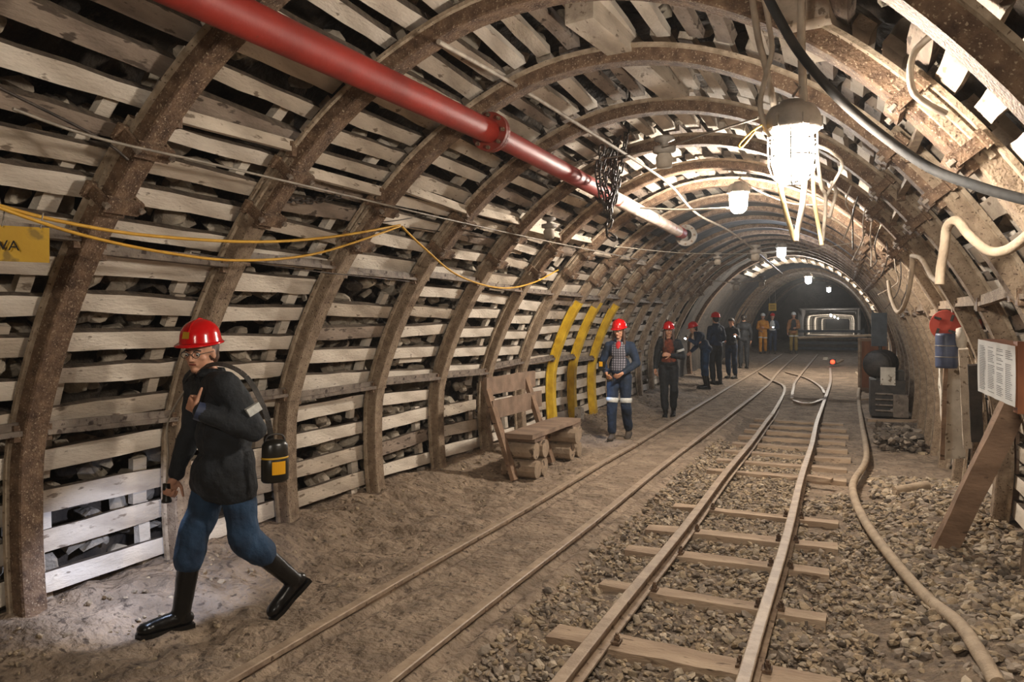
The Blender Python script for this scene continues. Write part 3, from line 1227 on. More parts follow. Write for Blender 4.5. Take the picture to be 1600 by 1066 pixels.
CB = 'cables and conduits around the big lamp'
top = L1 + Vector((0, 0, .15))
cable([W(1253, -30, 2.95), W(1252, 60, 3.0), W(1254, 120, 3.0), W(1257, 168, 3.0)], .016, M['greycable'], 'straight pale conduit running down into the big lamp', 'conduit', 'conduit', CB)
cable([W(1173, -20, 3.1), W(1185, 60, 3.1), W(1198, 110, 3.15), W(1210, 170, 3.2)], .014, M['greycable'], 'left pale cable dropping from the roof beside the big lamp', group=CB)
cable([W(1190, -20, 2.9), W(1202, 40, 2.95), W(1206, 80, 3.0), W(1196, 120, 3.0), W(1188, 160, 3.0), W(1193, 190, 3.0), W(1205, 215, 2.98)], .011, M['greycable'], 'twisted grey cable curling down to the left of the big lamp', group=CB)
cable([W(1217, 282, 3.05), W(1225, 320, 3.1), W(1238, 365, 3.15), W(1244, 376, 3.15)], .011, M['tancable'], 'yellowish cable hanging below the big lamp', group=CB)
cable([W(1258, 272, 3.05), W(1254, 320, 3.1), W(1246, 360, 3.15), W(1244, 377, 3.15)], .012, M['greycable'], 'pale cable hanging below the big lamp, right of the yellowish one', group=CB)
cable([W(1270, 258, 3.2), W(1272, 310, 3.3), W(1280, 360, 3.4), W(1284, 383, 3.4)], .009, M['tancable'], 'thin brown cable hanging right of the big lamp', group=CB)
cable([W(1275, 230, 3.3), W(1283, 290, 3.5), W(1290, 310, 3.6), W(1286, 375, 3.8)], .009, M['greycable'], 'thin grey cable right of the big lamp', group=CB)
cable([W(1277, 228, 3.2), W(1300, 238, 3.3), W(1316, 256, 3.5), W(1303, 285, 3.6), W(1292, 305, 3.7)], .008, M['greycable'], 'looped grey cable right of the big lamp', group=CB)
cable([W(1300, 285, 3.7), W(1306, 300, 3.8), W(1300, 325, 3.8), W(1296, 341, 3.8)], .009, M['greycable'], 'short hooked cable end right of the big lamp', group=CB)
cable([W(1190, -25, 2.75), W(1215, 25, 2.8), W(1255, 90, 2.85), W(1330, 172, 2.9), W(1440, 255, 2.75), W(1530, 292, 2.55), W(1625, 318, 2.35)], .018, M['blackcable'], 'thick black cable sweeping down across the right roof', n=14)
cable([W(1462, 50, 2.7), W(1430, 80, 2.75), W(1422, 115, 2.75), W(1428, 145, 2.75), W(1450, 163, 2.75), W(1478, 178, 2.75)], .013, M['greycable'], 'braided steel hose looped over the right arch at top', 'braided_hose', 'hose', n=10)
cable([W(1468, 445, 3.7), W(1470, 420, 3.7), W(1476, 385, 3.65), W(1480, 355, 3.6), W(1495, 345, 3.5), W(1515, 368, 3.4), W(1545, 392, 3.3), W(1575, 390, 3.15), W(1610, 365, 3.0)], .022, M['hose'], 'thick dusty hose bending over the right arches', 'hose', 'hose', n=14)
cable([W(1425, 398, 4.9), W(1424, 430, 5.0), W(1416, 470, 5.2), W(1403, 488, 5.6), W(1392, 465, 6.0), W(1388, 440, 6.3)], .015, M['hose'], 'dusty hose hanging in a loop from the right arches', 'hose', 'hose', n=12)
cable([W(1425, 400, 4.9), W(1440, 405, 4.6), W(1455, 432, 4.3), W(1466, 440, 3.8)], .014, M['hose'], 'short hose joining the two right hand hoses', 'hose', 'hose', n=12)
yb = 'yellow cables slung along the left wall'
cable([PX(-20, 316, -3.25), PX(90, 345, -3.25), PX(230, 368, -3.3), PX(400, 378, -3.25), PX(520, 370, -3.25), PX(625, 352, -3.25)], .009, M['yellowcable'], 'upper yellow cable sagging along the left wall', group=yb)
cable([PX(-20, 318, -3.22), PX(120, 365, -3.22), PX(260, 395, -3.22), PX(380, 407, -3.22), PX(500, 395, -3.22), PX(625, 354, -3.22)], .008, M['yellowcable'], 'lower yellow cable sagging along the left wall', group=yb)
cable([PX(628, 354, -3.22), PX(660, 385, -3.22), PX(715, 430, -3.22), PX(780, 450, -3.22), PX(830, 443, -3.22), PX(872, 422, -3.22)], .009, M['yellowcable'], 'yellow cable hanging in a loop above the bench', group=yb)
wg = 'thin wires across the roof and wall'
cable([PX(20, 170, -3.0), PX(150, 215, -3.0), PX(330, 256, -3.0), PX(560, 310, -3.05), PX(700, 343, -3.05), PX(860, 378, -3.05), PX(1010, 408, -3.0)], .007, M['wire'], 'long grey wire running the length of the left wall', 'wire', 'wire', wg)
cable([PX(-20, 128, -3.05), PX(150, 213, -3.05), PX(200, 250, -3.05)], .007, M['chain'], 'dark wire at the far left wall top', 'wire', 'wire', wg)
cable([W(685, 65, 4.0), W(800, 130, 5.0), W(920, 205, 6.1), W(1010, 262, 7.2), W(1050, 292, 8.0), W(1090, 335, 9.2), W(1150, 368, 11.0), W(1222, 428, 14)], .014, M['greycable'], 'long pale conduit descending across the roof past the chains', 'conduit', 'conduit', n=10)
cable([W(1000, 325, 8.4), W(1070, 328, 8.3), W(1140, 325, 8.1)], .012, M['greycable'], 'straight pale rod running from the pipe to the second lamp', 'conduit', 'conduit')
cable([W(1154, 278, 8.1), W(1190, 300, 8.1), W(1240, 318, 8.1), W(1290, 320, 8)], .010, M['greycable'], 'pale cable curving right from the second lamp', group=CB)
cable([W(1185, 184, 3.1), W(1100, 210, 4.0), W(1030, 232, 5.4), W(930, 250, 6.8), W(810, 264, 7.5)], .005, M['wire'], 'thin wire stretched from the big lamp left to the pipe', 'wire', 'wire', wg)
cable([W(1190, 195, 3.0), W(1172, 208, 3.0), W(1155, 226, 3.0), W(1160, 229, 3.0), W(1180, 205, 3.0)], .004, M['yellowcable'], 'small wire loop left of the big lamp', 'wire', 'wire', wg)
cable([W(960, 385, 9), W(1080, 396, 11), W(1220, 395, 12), W(1330, 380, 10)], .006, M['wire'], 'thin wire stretched across behind the third lamp', 'wire', 'wire', wg)
cable([W(1110, 438, 17), W(1150, 442, 18), W(1190, 438, 19), W(1236, 434, 20)], .012, M['greycable'], 'pale cable with round fittings leading to the fourth lamp', group='far cables')
for k, (a, b) in enumerate([((640, 355), (870, 378)), ((300, 395), (640, 440)), ((620, 300), (700, 245)), ((690, 330), (560, 350))]):
    cable([PX(a[0], a[1], -3.35), PX((a[0] + b[0]) / 2, (a[1] + b[1]) / 2 + 4, -3.35), PX(b[0], b[1], -3.35)], .004, M['chain'],
          ['thin dark wire behind the loop of yellow cable', 'thin dark wire below the sagging yellow cables', 'thin dark wire crossing near the pipe flange', 'thin dark wire tied at the peak of the yellow cables'][k], 'wire', 'wire', wg)
# tangle of wires hanging on the right side
for k in range(9):
    x = 1330 + 11 * k
    y = 290 + 17 * k
    z = 5.6 + .35 * k
    cable([W(x, y, z), W(x + random.uniform(-12, 4), y + 26, z), W(x + random.uniform(-14, 8), y + 50, z + .1), W(x + random.uniform(-25, 0), y + 68 + random.uniform(-10, 16), z)], .006, random.choice([M['chain'], M['greycable']]),
          'thin hanging wire end on the right shoulder, %s down from the big lamp' % ORD[k + 1], 'wire', 'wire', 'loose wires hanging on the right shoulder')
for k in range(5):
    x, y, z = 1345 + 14 * k, 395 + 18 * k, 17
    cable([W(x, y, z), W(x - 8, y + 14, z), W(x + 6, y + 28, z)], .014, M['greycable'], 'far hanging wire, %s down the right side of the distant arch' % ORD[k + 1], 'wire', 'wire', 'far hanging wires')

# insulators: round cable fittings
def fitting(p, s, label):
    root = empty('cable_fitting', p)
    tag(root, label, 'cable fitting', 'round cable fittings hanging under the roof')
    mb = MB(); mb.lathe([(0, .06), (.05, .06), (.055, .045), (.02, .03), (.02, .015), (.06, .005), (.06, -.02), (.02, -.03), (0, -.03)], n=18); mb.build('fitting_cap', M['lampcap'], root)
    mb = MB(); mb.lathe([(.035, -.03), (.045, -.05), (.04, -.1), (0, -.1)], n=18); mb.build('fitting_body', M['greycable'], root)
    root.scale = (s, s, s)


fitting(W(1038, 232, 5.4), 1.4, 'round grey fitting on the wire between the chains and big lamp')
fitting(W(858, 352, 7.5), 1.3, 'round dark fitting on the left wall wire above the bench')
fitting(W(1121, 402, 12), 1.2, 'tiny round fitting below the red pipe end')
fitting(W(1190, 438, 19), 1.6, 'tiny round fitting on the cable of the fourth lamp')
fitting(W(1150, 442, 18), 1.8, 'tiny spiral fitting left on the cable of the fourth lamp')
fitting(W(1180, 392, 12), 1.6, 'pale fitting on the roof left of the third lamp')

# tube lamp unlit near the third lamp
root = empty('tube_fixture', W(1180, 405, 14))
tag(root, 'unlit tubular lamp fixture slanting under the roof', 'lamp fixture')
a, b = Vector((-.12, .3, .1)), Vector((.1, -.3, .02))
mb = MB(); mb.tube([a, b], .07, 14); mb.build('housing', M['lampcap'], root)
mb = MB(); mb.tube([b, b + (b - a).normalized() * .22], .09, 14); tag(mb.build('tube_end', M['whitepaint'], root), 'pale end cap')

# ------------------------------------------------------------------ yellow sign far left
p = PX(12, 380, -3.3)
root = empty('yellow_sign', p)
tag(root, 'yellow sign with black letters hanging at the left edge', 'sign')
nrm = Vector((.80, -.6, -.05)).normalized()
R = face_rot(nrm)
mb = MB(); mb.box((-.03, 0, 0), (.34, .155, .006), R); mb.build('plate', M['yellowsign'], root)
mb = MB()
for q in (-.02, .12):
    mb.tube([R @ Vector((q, .07, .004)), R @ Vector((q + .01, .14, .0))], .003, 5)
mb.build('hanging_wire', M['wire'], root)
text('WA', 'letters', .062, M['black'], R @ Vector((-.010, -.012, .005)), R, root)

# number 3
p, nrm, tg = prof(t_at_z(1.62), -.004)
o = text('3', 'painted_number', .11, M['black'], p, face_rot(-nrm, (0, 0, 1)) @ Matrix.Rotation(0, 3, 'Z'), None)
ar = [o_ for o_ in bpy.data.objects if o_.get('label') == arch_desc[9]][0]
o.parent = ar
# far yellow sign
p = W(1207, 480, 33)
root = empty('yellow_sign', p)
tag(root, 'small square yellow sign hanging above the person in orange', 'sign')
mb = MB(); mb.box((0, 0, 0), (.33, .02, .33)); mb.build('plate', M['yellowsign'], root)
mb = MB()
for k in range(3):
    mb.box((0, -.012, .08 - k * .08), (.22, .004, .025))
mb.build('printed_lines', M['black'], root)
mb = MB(); mb.tube([(-.12, 0, .15), (-.12, 0, .8)], .008, 5); mb.tube([(.12, 0, .15), (.12, 0, .8)], .008, 5); mb.build('hanging_wire', M['wire'], root)

# ------------------------------------------------------------------ bench
def bench():
    # near end at pixel (790,715), far end (905,650)
    a = G(757, 735, -.02)
    X = -3.62
    y0 = 7.25
    y1 = 8.8
    root = empty('bench', (X, y0, -.03))
    tag(root, 'weathered wooden bench with plank back standing on log blocks', 'bench')
    L = y1 - y0
    # seat plank
    mb = MB(); mb.beam((.42, -.02, .46), (.42, L, .46), .34, .05, n=6, jit=.004); mb.build('seat', M['benchwood'], root)
    mb = MB(); mb.beam((.08, -.12, .99), (.06, L - .25, .98), .03, .2, n=6, jit=.004); mb.build('back_slat', M['benchwood'], root)
    mb = MB(); mb.beam((.15, -.1, .74), (.13, L - .2, .73), .03, .2, n=6, jit=.004); mb.build('back_slat', M['benchwood'], root)
    for yy in (.0, L - .45):
        mb = MB(); mb.beam((.40, yy - .06, .0), (.04, yy - .06, 1.05), .11, .05, up=(1, 0, .3), n=3, jit=.003); mb.build('back_post', M['wood'], root)
    k = 0
    for yb in (.22, L - .12):
        for lv in range(2):
            for q in (0, 1):
                z = .095 + lv * .2
                r = .1 + random.uniform(-.008, .004)
                y = yb - .1 + q * .205 + random.uniform(-.01, .01)
                mb = MB()
                mb.tube([(.2, y, z), (.60 + random.uniform(-.04, .04), y, z)], r, 11, smooth=False)
                mb.build('log_block', M['log'], root)
        mb = MB(); mb.box((.4, yb, .41), (.36, .3, .04)); mb.build('packing_board', M['benchwood'], root)
    return root


bench()

# ------------------------------------------------------------------ floor hose
hp = [(1560, 1110), (1530, 1060), (1497, 1000), (1445, 935), (1385, 865), (1350, 815), (1335, 780), (1334, 755), (1352, 725), (1353, 700), (1346, 660), (1341, 620), (1346, 598), (1338, 585)]
pts = [G(a, b, -.06) for a, b in hp]
for q in pts:
    q.z = max(zf(q.x, q.y, False), q.z - .02) + .035
mb = MB(); mb.tube(spline(pts, 6), .037, 14)
tag(recenter(mb.build('floor_hose', M['hose'])), 'long dusty hose snaking along the ground right of the tracks', 'hose')

# ------------------------------------------------------------------ right side: props, notice, signal
b0 = G(1472, 845, 0.02)
t0_ = W(1592, 618, 5.05)
mb = MB(); mb.beam(b0 + Vector((0, 0, -.08)), t0_, .15, .10, up=(.2, -1, .3), n=8, jit=.005)
tag(recenter(mb.build('leaning_prop', M['wood'])), 'heavy squared timber leaning against the right wall below the notice', 'timber prop')
mb = MB(); mb.beam(W(1578, 800, 6.0), W(1580, 600, 6.0), .1, .12, up=(0, -1, 0), n=4, jit=.004)
tag(recenter(mb.build('timber_post', M['wood'])), 'dark upright timber post behind the leaning prop', 'post')

root = empty('notice_box', (0, 0, 0))
tag(root, 'brown box with printed papers under plastic on the right wall', 'notice board')
c = W(1563, 583, 4.5)
root.location = c
A, B = W(1530, 530, 4.55) - c, W(1588, 541, 4.28) - c
Cc, D = W(1588, 637, 4.28) - c, W(1530, 611, 4.55) - c
nrm = (D - A).cross(B - A).normalized()
if nrm.y > 0:
    nrm = -nrm
bk = -nrm * .16
mb = MB()
mb.add([A, B, Cc, D, A + bk, B + bk, Cc + bk, D + bk], [(0, 1, 2, 3), (7, 6, 5, 4), (0, 4, 5, 1), (1, 5, 6, 2), (2, 6, 7, 3), (3, 7, 4, 0)])
mb.build('box', M['boxbrown'], root)
mb = MB()
gx, gz = 12, 8
vs = []
for j in range(gz + 1):
    for i in range(gx + 1):
        u, v = i / gx, j / gz
        p = A.lerp(B, u).lerp(D.lerp(Cc, u), v) + nrm * (.008 + .004 * math.sin(u * 22 + v * 3))
        vs.append(p)
mb.add(vs, [(j * (gx + 1) + i, j * (gx + 1) + i + 1, (j + 1) * (gx + 1) + i + 1, (j + 1) * (gx + 1) + i) for j in range(gz) for i in range(gx)], 0, True)
mb.build('paper_sheet', M['paper'], root)
mb = MB()
for cidx in range(4):
    for r_ in range(26):
        if random.random() < .1:
            continue
        u0 = .06 + cidx * .235
        u1 = u0 + random.uniform(.12, .19)
        v0 = .10 + r_ * .032
        q = [A.lerp(B, u).lerp(D.lerp(Cc, u), v) + nrm * .0135 for u, v in ((u0, v0), (u1, v0), (u1, v0 + .011), (u0, v0 + .011))]
        mb.add(q, [(0, 1, 2, 3)])
mb.build('printed_lines', M['ink'], root)
# rusted bracket box right of it
mb = MB(); mb.box(W(1612, 590, 4.3), (.16, .12, .42))
tag(recenter(mb.build('rusty_bracket', M['boxbrown'])), 'rusty brown box at the right edge beside the notice', 'box')

# red disc device
c = W(1478, 508, 6.6)
root = empty('red_signal_disc', c)
tag(root, 'orange red slotted disc mounted on a short arm, right wall', 'disc')
dn = Vector((-.45, -.9, .05)).normalized()
R = face_rot(dn)
mb = MB(); mb.lathe([(0, .02), (.05, .022), (.13, .018), (.135, .012), (.135, -.02), (0, -.02)], n=28, R=R, smooth=False); mb.build('disc', M['redcap'], root)
for k in range(4):
    a = math.pi / 4 + k * math.pi / 2
    mb = MB(); mb.box(R @ Vector((math.cos(a) * .085, math.sin(a) * .085, .022)), (.06, .022, .008), R @ Matrix.Rotation(a + .5, 3, 'Z')); mb.build('slot', M['dark'], root)
mb = MB(); mb.beam(R @ Vector((.1, .0, -.04)), R @ Vector((.27, .02, -.06)), .07, .1); mb.build('arm', M['redcap'], root)
c = W(1479, 549, 6.6)
root = empty('blue_can', c)
tag(root, 'dusty blue cylinder hanging below the orange red disc', 'cylinder')
mb = MB(); mb.lathe([(0, .16), (.085, .16), (.09, .14), (.09, -.13), (.085, -.15), (0, -.15)], n=24); mb.build('can_body', M['bluecan'], root)
mb = MB()
for z in (.05, -.05):
    mb.lathe([(.091, z - .004), (.094, z), (.091, z + .004)], n=24)
mb.build('band', M['wire'], root)
# white post, thin board and pipe on the right wall
for k, (pa, pb, w_, m, lab, nm) in enumerate([
        (W(1490, 712, 7.3), W(1482, 540, 6.9), .17, 'whitepaint', 'thick whitewashed wooden post on right under the disc', 'timber_post'),
        (W(1472, 718, 6.9), W(1478, 568, 6.7), .035, 'wood', 'thin wooden lath in front of the whitewashed post', 'lath'),
        (W(1512, 700, 6.6), W(1505, 545, 6.3), .07, 'board2', 'grey board standing right of the whitewashed post', 'plank'),
        (W(1527, 690, 6.2), W(1522, 570, 6.0), .09, 'dark', 'dark board behind the notice box on the right wall', 'plank')]):
    mb = MB(); mb.beam(pa, pb, w_, w_ * .8 if k == 0 else .03, up=(0, -1, 0), n=8, jit=.012 if k == 0 else .003)
    tag(recenter(mb.build(nm, M[m])), lab, 'post' if k == 0 else 'board')
# grey cloth bag by the disc
mb = MB(); mb.lathe([(0, .1), (.04, .08), (.05, 0), (.035, -.08), (0, -.1)], W(1502, 528, 6.5), 12)
tag(recenter(mb.build('pale_cover', M['whitepaint'])), 'pale oval cover on the wall right of the disc', 'cover')

# planks and flat debris on the dark floor at right
for k, (a, b, w_, lab) in enumerate([((1372, 634), (1400, 632), .12, 'short flat plank on the floor right of the hose'),
                                     ((1355, 660), (1450, 662), .10, 'long flat plank across the floor at the right wall'),
                                     ((1262, 752), (1300, 757), .10, 'buried plank end right of the right hand rail'),
                                     ((1345, 628), (1440, 622), .06, 'thin edging plank before the dark machine')]):
    mb = MB(); mb.beam(G(a[0], a[1], -.08) + Vector((0, 0, .04)), G(b[0], b[1], -.08) + Vector((0, 0, .04)), w_, .05, n=4, jit=.004)
    tag(recenter(mb.build('floor_plank', M['sleeper'])), lab, 'plank')
# steel pipe stub in the rubble
mb = MB(); p = G(1398, 768, .0); mb.tube([p, p + Vector((.3, .16, .05))], .05, 14); mb.tube([p + Vector((-.002, 0, 0)), p + Vector((.02, .01, 0))], .035, 14)
tag(recenter(mb.build('pipe_stub', M['hose'])), 'short dusty pipe stub sticking from the rubble heap', 'pipe')

# dark machine
c = G(1398, 640, 0)
root = empty('dark_machine', (.70, 15.2, lift(15.2) - .04))
tag(root, 'dark machine with pale plate standing against the right wall', 'machine')
mb = MB(); mb.box((0, 0, .32), (.56, .9, .64)); mb.box((.05, 0, .7), (.45, .6, .2)); mb.build('housing', M['dark'], root)
mb = MB(); mb.lathe([(0, -.3), (.2, -.3), (.23, -.26), (.23, .26), (.2, .3), (0, .3)], (-.1, -.1, .92), 22, R=face_rot((-.3, -1, 0))); mb.build('motor', M['dark'], root)
mb = MB()
for k in range(5):
    mb.lathe([(.23, -.22 + k * .1), (.26, -.21 + k * .1), (.23, -.19 + k * .1)], (-.1, -.1, .92), 22, R=face_rot((-.3, -1, 0)))
mb.build('cooling_fins', M['dark'], root)
mb = MB(); mb.box((.0, -.48, .72), (.24, .01, .32)); mb.build('plate', M['whitepaint'], root)
mb = MB(); mb.tube([(.2, -.3, .4), (.3, -.45, .3), (.2, -.5, .15), (.05, -.5, .1)], .04, 10); mb.build('pipe', M['steel'], root)
mb = MB(); mb.box((.2, -.5, .2), (.24, .1, .4)); mb.build('side_box', M['steel'], root)
mb = MB()
for k in range(4):
    mb.tube([(-.2, -.47, .1 + k * .1), (.08, -.49, .1 + k * .1)], .018, 8)
mb.build('pipe_row', M['steel'], root)
mb = MB(); mb.box((-.12, .05, 1.55), (.26, .1, .62)); mb.build('grey_panel', M['gate'], root)
mb = MB(); mb.tube([(-.1, .05, .8), (-.1, .05, 1.3)], .03, 8); mb.build('panel_stand', M['dark'], root)

# brown cabinet with a plank on it, farther back
root = empty('brown_cabinet', (.62, 19.6, lift(19.6) - .05))
tag(root, 'brown wooden cabinet standing beyond the dark machine', 'cabinet')
mb = MB(); mb.box((0, 0, .62), (.62, .5, 1.24)); mb.build('body', M['wood'], root)
mb = MB(); mb.box((-.31, -.27, .62), (.05, .05, 1.26)); mb.build('corner_post', M['sleeper'], root)
mb = MB(); mb.box((0, -.25, .62), (.5, .02, 1.1)); mb.build('door', M['boxbrown'], root)
mb = MB(); mb.beam((-1.05, 19.55, lift(19.6) + 1.19), (.9, 19.5, lift(19.6) + 1.27), .25, .05, n=4, jit=.005)
o = tag(recenter(mb.build('long_plank', M['hose'])), 'long pale bar resting on the brown cabinet across the tunnel', 'bar')
mb = MB(); mb.box((-.0, 0, 0), (.1, .1, .1))

# low steel gate panel beyond the points
root = empty('low_barrier', (-.75, 36, lift(36)))
tag(root, 'low dark barrier of horizontal bars across the far tunnel', 'barrier')
for k in range(4):
    mb = MB(); mb.beam((-1.35, 0, .1 + k * .26), (1.5, 0, .1 + k * .26), .05, .12); mb.build('bar', M['gate'], root)
for x in (-1.35, 1.5):
    mb = MB(); mb.box((x, 0, .5), (.08, .08, 1.0)); mb.build('upright', M['gate'], root)

# red track light
p = G(1301, 571, .0)
root = empty('red_track_light', (p.x, p.y, p.z + .02))
tag(root, 'small red signal light standing on the far track', 'signal light')
mb = MB(); mb.box((0, 0, .1), (.2, .16, .2)); mb.build('housing', M['dark'], root)
mb = MB(); mb.lathe([(0, .02), (.05, .015), (.07, 0), (0, 0)], (0, -.082, .1), 16, R=face_rot((0, -1, 0))); mb.build('lens', M['redled'], root)
mb = MB(); mb.beam((.1, .2, .03), (.3, .9, .12), .1, .05); mb.build('ramp', M['sleeper'], root)
p = G(1290, 562, 0)
mb = MB(); mb.box((p.x, p.y, p.z + .04), (.2, .15, .1), taper=.7)
tag(recenter(mb.build('pale_block', M['whitepaint'])), 'small pale block beside the red signal light', 'block')


# ------------------------------------------------------------------ far arches
def far_arch(Y, label, m, top_only=False, boards=False, grow=1.6, t0=0.0, t1=LEN, off=0.0):
    root = empty('steel_arch', (0, Y, lift(Y)))
    tag(root, label, 'arch support', 'steel arches of the far gallery')
    mb = MB(); sweep(mb, t0, t1, 0, off, grow=grow); mb.build('arch_profile', [m, m, m], root)


far_arch(21.6, 'dark arch at the start of the sprayed concrete stretch', M['rust'])
far_arch(25.0, 'pale lit arch ringed by short boards beyond the third lamp', M['flange'], t0=TL + .9)
for k in range(6):
    far_arch(30 + k * 1.3, 'pale rib against the concrete wall, %s beyond the standing group' % ORD[k + 1], M['rustlight'], grow=1.4)
far_arch(43, 'last tall arch in front of the low passage', M['rust'])
n = 0
mb = MB()
for k in range(20):
    t = TL + 1.0 + k * .27
    if t > LEN - 1.6:
        break
    p, nrm, tg = prof(t, .0)
    a = p + Vector((0, 22.4, lift(22.4)))
    b = p + Vector((0, 24.95, lift(25)))
    mb.beam(a, b, .11, .05, up=nrm)
    n += 1
tag(mb.build('far_roof_boards', BM[0]), 'radial fan of small pale boards around the distant lit arch', 'boards', kind='stuff')

for k in range(14):
    Y = 54 + k * 4.4
    z0 = PZ
    root = empty('passage_frame', (-.9, Y, z0))
    tag(root, 'pale square frame in the far passage, %s from the near end' % ORD[k + 1], 'frame', 'pale frames receding down the far passage')
    for sx in (-1, 1):
        mb = MB(); mb.tube(spline([(sx * 1.55, 0, -.02), (sx * 1.57, 0, .9), (sx * 1.52, 0, 1.3), (sx * 1.3, 0, 1.5), (0, 0, 1.58)], 4), .1, 8); mb.build('upright', M['whitepaint'], root)
    mb = MB(); mb.box((0, 0, .04), (3.0, .3, .08)); mb.build('sill', M['frame'], root)

# lamps lighting the far passage
for k, Y in enumerate((57, 70, 92)):
    mine_lamp(Vector((-.9 + .1 * k, Y, PZ + 1.5)), .7, M['glass2'], 'tiny far lamp, %s along the roof of the far passage' % ORD[k + 1], cage=False)


# ------------------------------------------------------------------ people
def remesh_parts(parts, voxel, name, m, parent, smooth_it=4, rough=0.0, rs=9.0):
    """parts: ('c', a, b, ra, rb) tapered capsule; ('e', c, (rx,ry,rz), Matrix3) ellipsoid. Union them into one continuous skin."""
    bm = bmesh.new()
    for q in parts:
        if q[0] == 'c':
            a, b, ra, rb = Vector(q[1]), Vector(q[2]), q[3], q[4]
            d = b - a
            n = max(2, int(d.length / max(min(ra, rb) * .35, .004)))
            n = min(n, 16)
            for s, (p, r) in enumerate(((a, ra), (b, rb))):
                bmesh.ops.create_icosphere(bm, subdivisions=2, radius=r, matrix=Matrix.Translation(p))
            R = d.to_track_quat('Z', 'X').to_matrix().to_4x4() if d.length > 1e-6 else Matrix.Identity(4)
            if d.length > 1e-5:
                bmesh.ops.create_cone(bm, cap_ends=True, segments=16, radius1=ra, radius2=rb, depth=d.length, matrix=Matrix.Translation((a + b) / 2) @ R)
        else:
            c, rad = Vector(q[1]), q[2]
            R = (q[3] if len(q) > 3 else Matrix.Identity(3)).to_4x4()
            bmesh.ops.create_icosphere(bm, subdivisions=3, radius=1, matrix=Matrix.Translation(c) @ R @ Matrix.Diagonal((*rad, 1)))
    me = bpy.data.meshes.new(name)
    bm.to_mesh(me)
    bm.free()
    tmp = bpy.data.objects.new('tmp', me)
    COL.objects.link(tmp)
    md = tmp.modifiers.new('r', 'REMESH')
    md.mode = 'VOXEL'
    md.voxel_size = voxel
    md = tmp.modifiers.new('s', 'SMOOTH')
    md.factor = .6
    md.iterations = smooth_it
    dg = bpy.context.evaluated_depsgraph_get()
    me2 = bpy.data.meshes.new_from_object(tmp.evaluated_get(dg))
    bpy.data.objects.remove(tmp)
    me2.name = name
    if rough:
        n = len(me2.vertices)
        for v in me2.vertices:
            nn = noise.fractal(Vector((v.co.x * rs, v.co.y * rs, v.co.z * rs * .6)), 1, 2, 3)
            v.co += v.normal * (nn * rough)
    me2.materials.clear()
    me2.materials.append(m)
    me2.polygons.foreach_set('use_smooth', [True] * len(me2.polygons))
    o = bpy.data.objects.new(name, me2)
    COL.objects.link(o)
    o.parent = parent
    return o


def hand_parts(wrist, d, palm_n, side, curl=.5, sc=1.0, thumb_up=False):
    """d = direction of fingers, palm_n = palm normal (where fingers curl to), side=+1 thumb toward cross(d,palm)"""
    d = Vector(d).normalized()
    pn = (Vector(palm_n) - d * Vector(palm_n).dot(d)).normalized()
    s = d.cross(pn).normalized() * side
    out = []
    wrist = Vector(wrist)
    pc = wrist + d * .055 * sc
    out.append(('c', wrist, wrist + d * .03 * sc, .024 * sc, .024 * sc))
    for q in (-1, -.35, .35, 1):
        out.append(('c', wrist + d * .02 * sc + s * q * .014 * sc, wrist + d * .088 * sc + s * q * .029 * sc, .014 * sc, .0125 * sc))
    for q, L in ((1, .072), (.35, .082), (-.35, .076), (-1, .06)):
        a = wrist + d * .09 * sc + s * q * .030 * sc
        c1 = curl * .9
        d1 = (d * math.cos(c1) + pn * math.sin(c1))
        b = a + d1 * L * .45 * sc
        c2 = c1 + curl * 1.4
        d2 = (d * math.cos(c2) + pn * math.sin(c2))
        c = b + d2 * L * .32 * sc
        c3 = c2 + curl * .8
        d3 = (d * math.cos(c3) + pn * math.sin(c3))
        e = c + d3 * L * .26 * sc
        out += [('c', a, b, .0095 * sc, .0088 * sc), ('c', b, c, .0088 * sc, .008 * sc), ('c', c, e, .008 * sc, .007 * sc)]
    a = wrist + d * .03 * sc + s * .024 * sc
    td = (d * (.55 if not thumb_up else .35) + s * .8 + pn * .35).normalized()
    b = a + td * .038 * sc
    td2 = (td * .6 + d * .6 + pn * .15).normalized() if not thumb_up else (td * .8 + s * .3).normalized()
    c = b + td2 * .032 * sc
    e = c + td2 * .024 * sc
    out += [('c', a, b, .013 * sc, .0105 * sc), ('c', b, c, .0105 * sc, .0095 * sc), ('c', c, e, .0095 * sc, .008 * sc)]
    return out


DEF = dict(pelvis=(0, 0, .96), waist=(0, 0, 1.1), chest=(0, 0, 1.3), neck=(0, -.01, 1.46), head=(0, .02, 1.61),
           shl=(-.165, 0, 1.385), shr=(.165, 0, 1.385), ell=(-.225, -.03, 1.12), elr=(.225, -.03, 1.12), wrl=(-.24, .06, .9), wrr=(.24, .06, .9),
           hpl=(-.09, 0, .94), hpr=(.09, 0, .94), knl=(-.1, .02, .51), knr=(.1, .02, .51), anl=(-.1, -.03, .09), anr=(.1, -.03, .09),
           fl=0.0, fr=0.0, pl=0.0, pr=0.0, hyaw=0.0, hpitch=0.0)


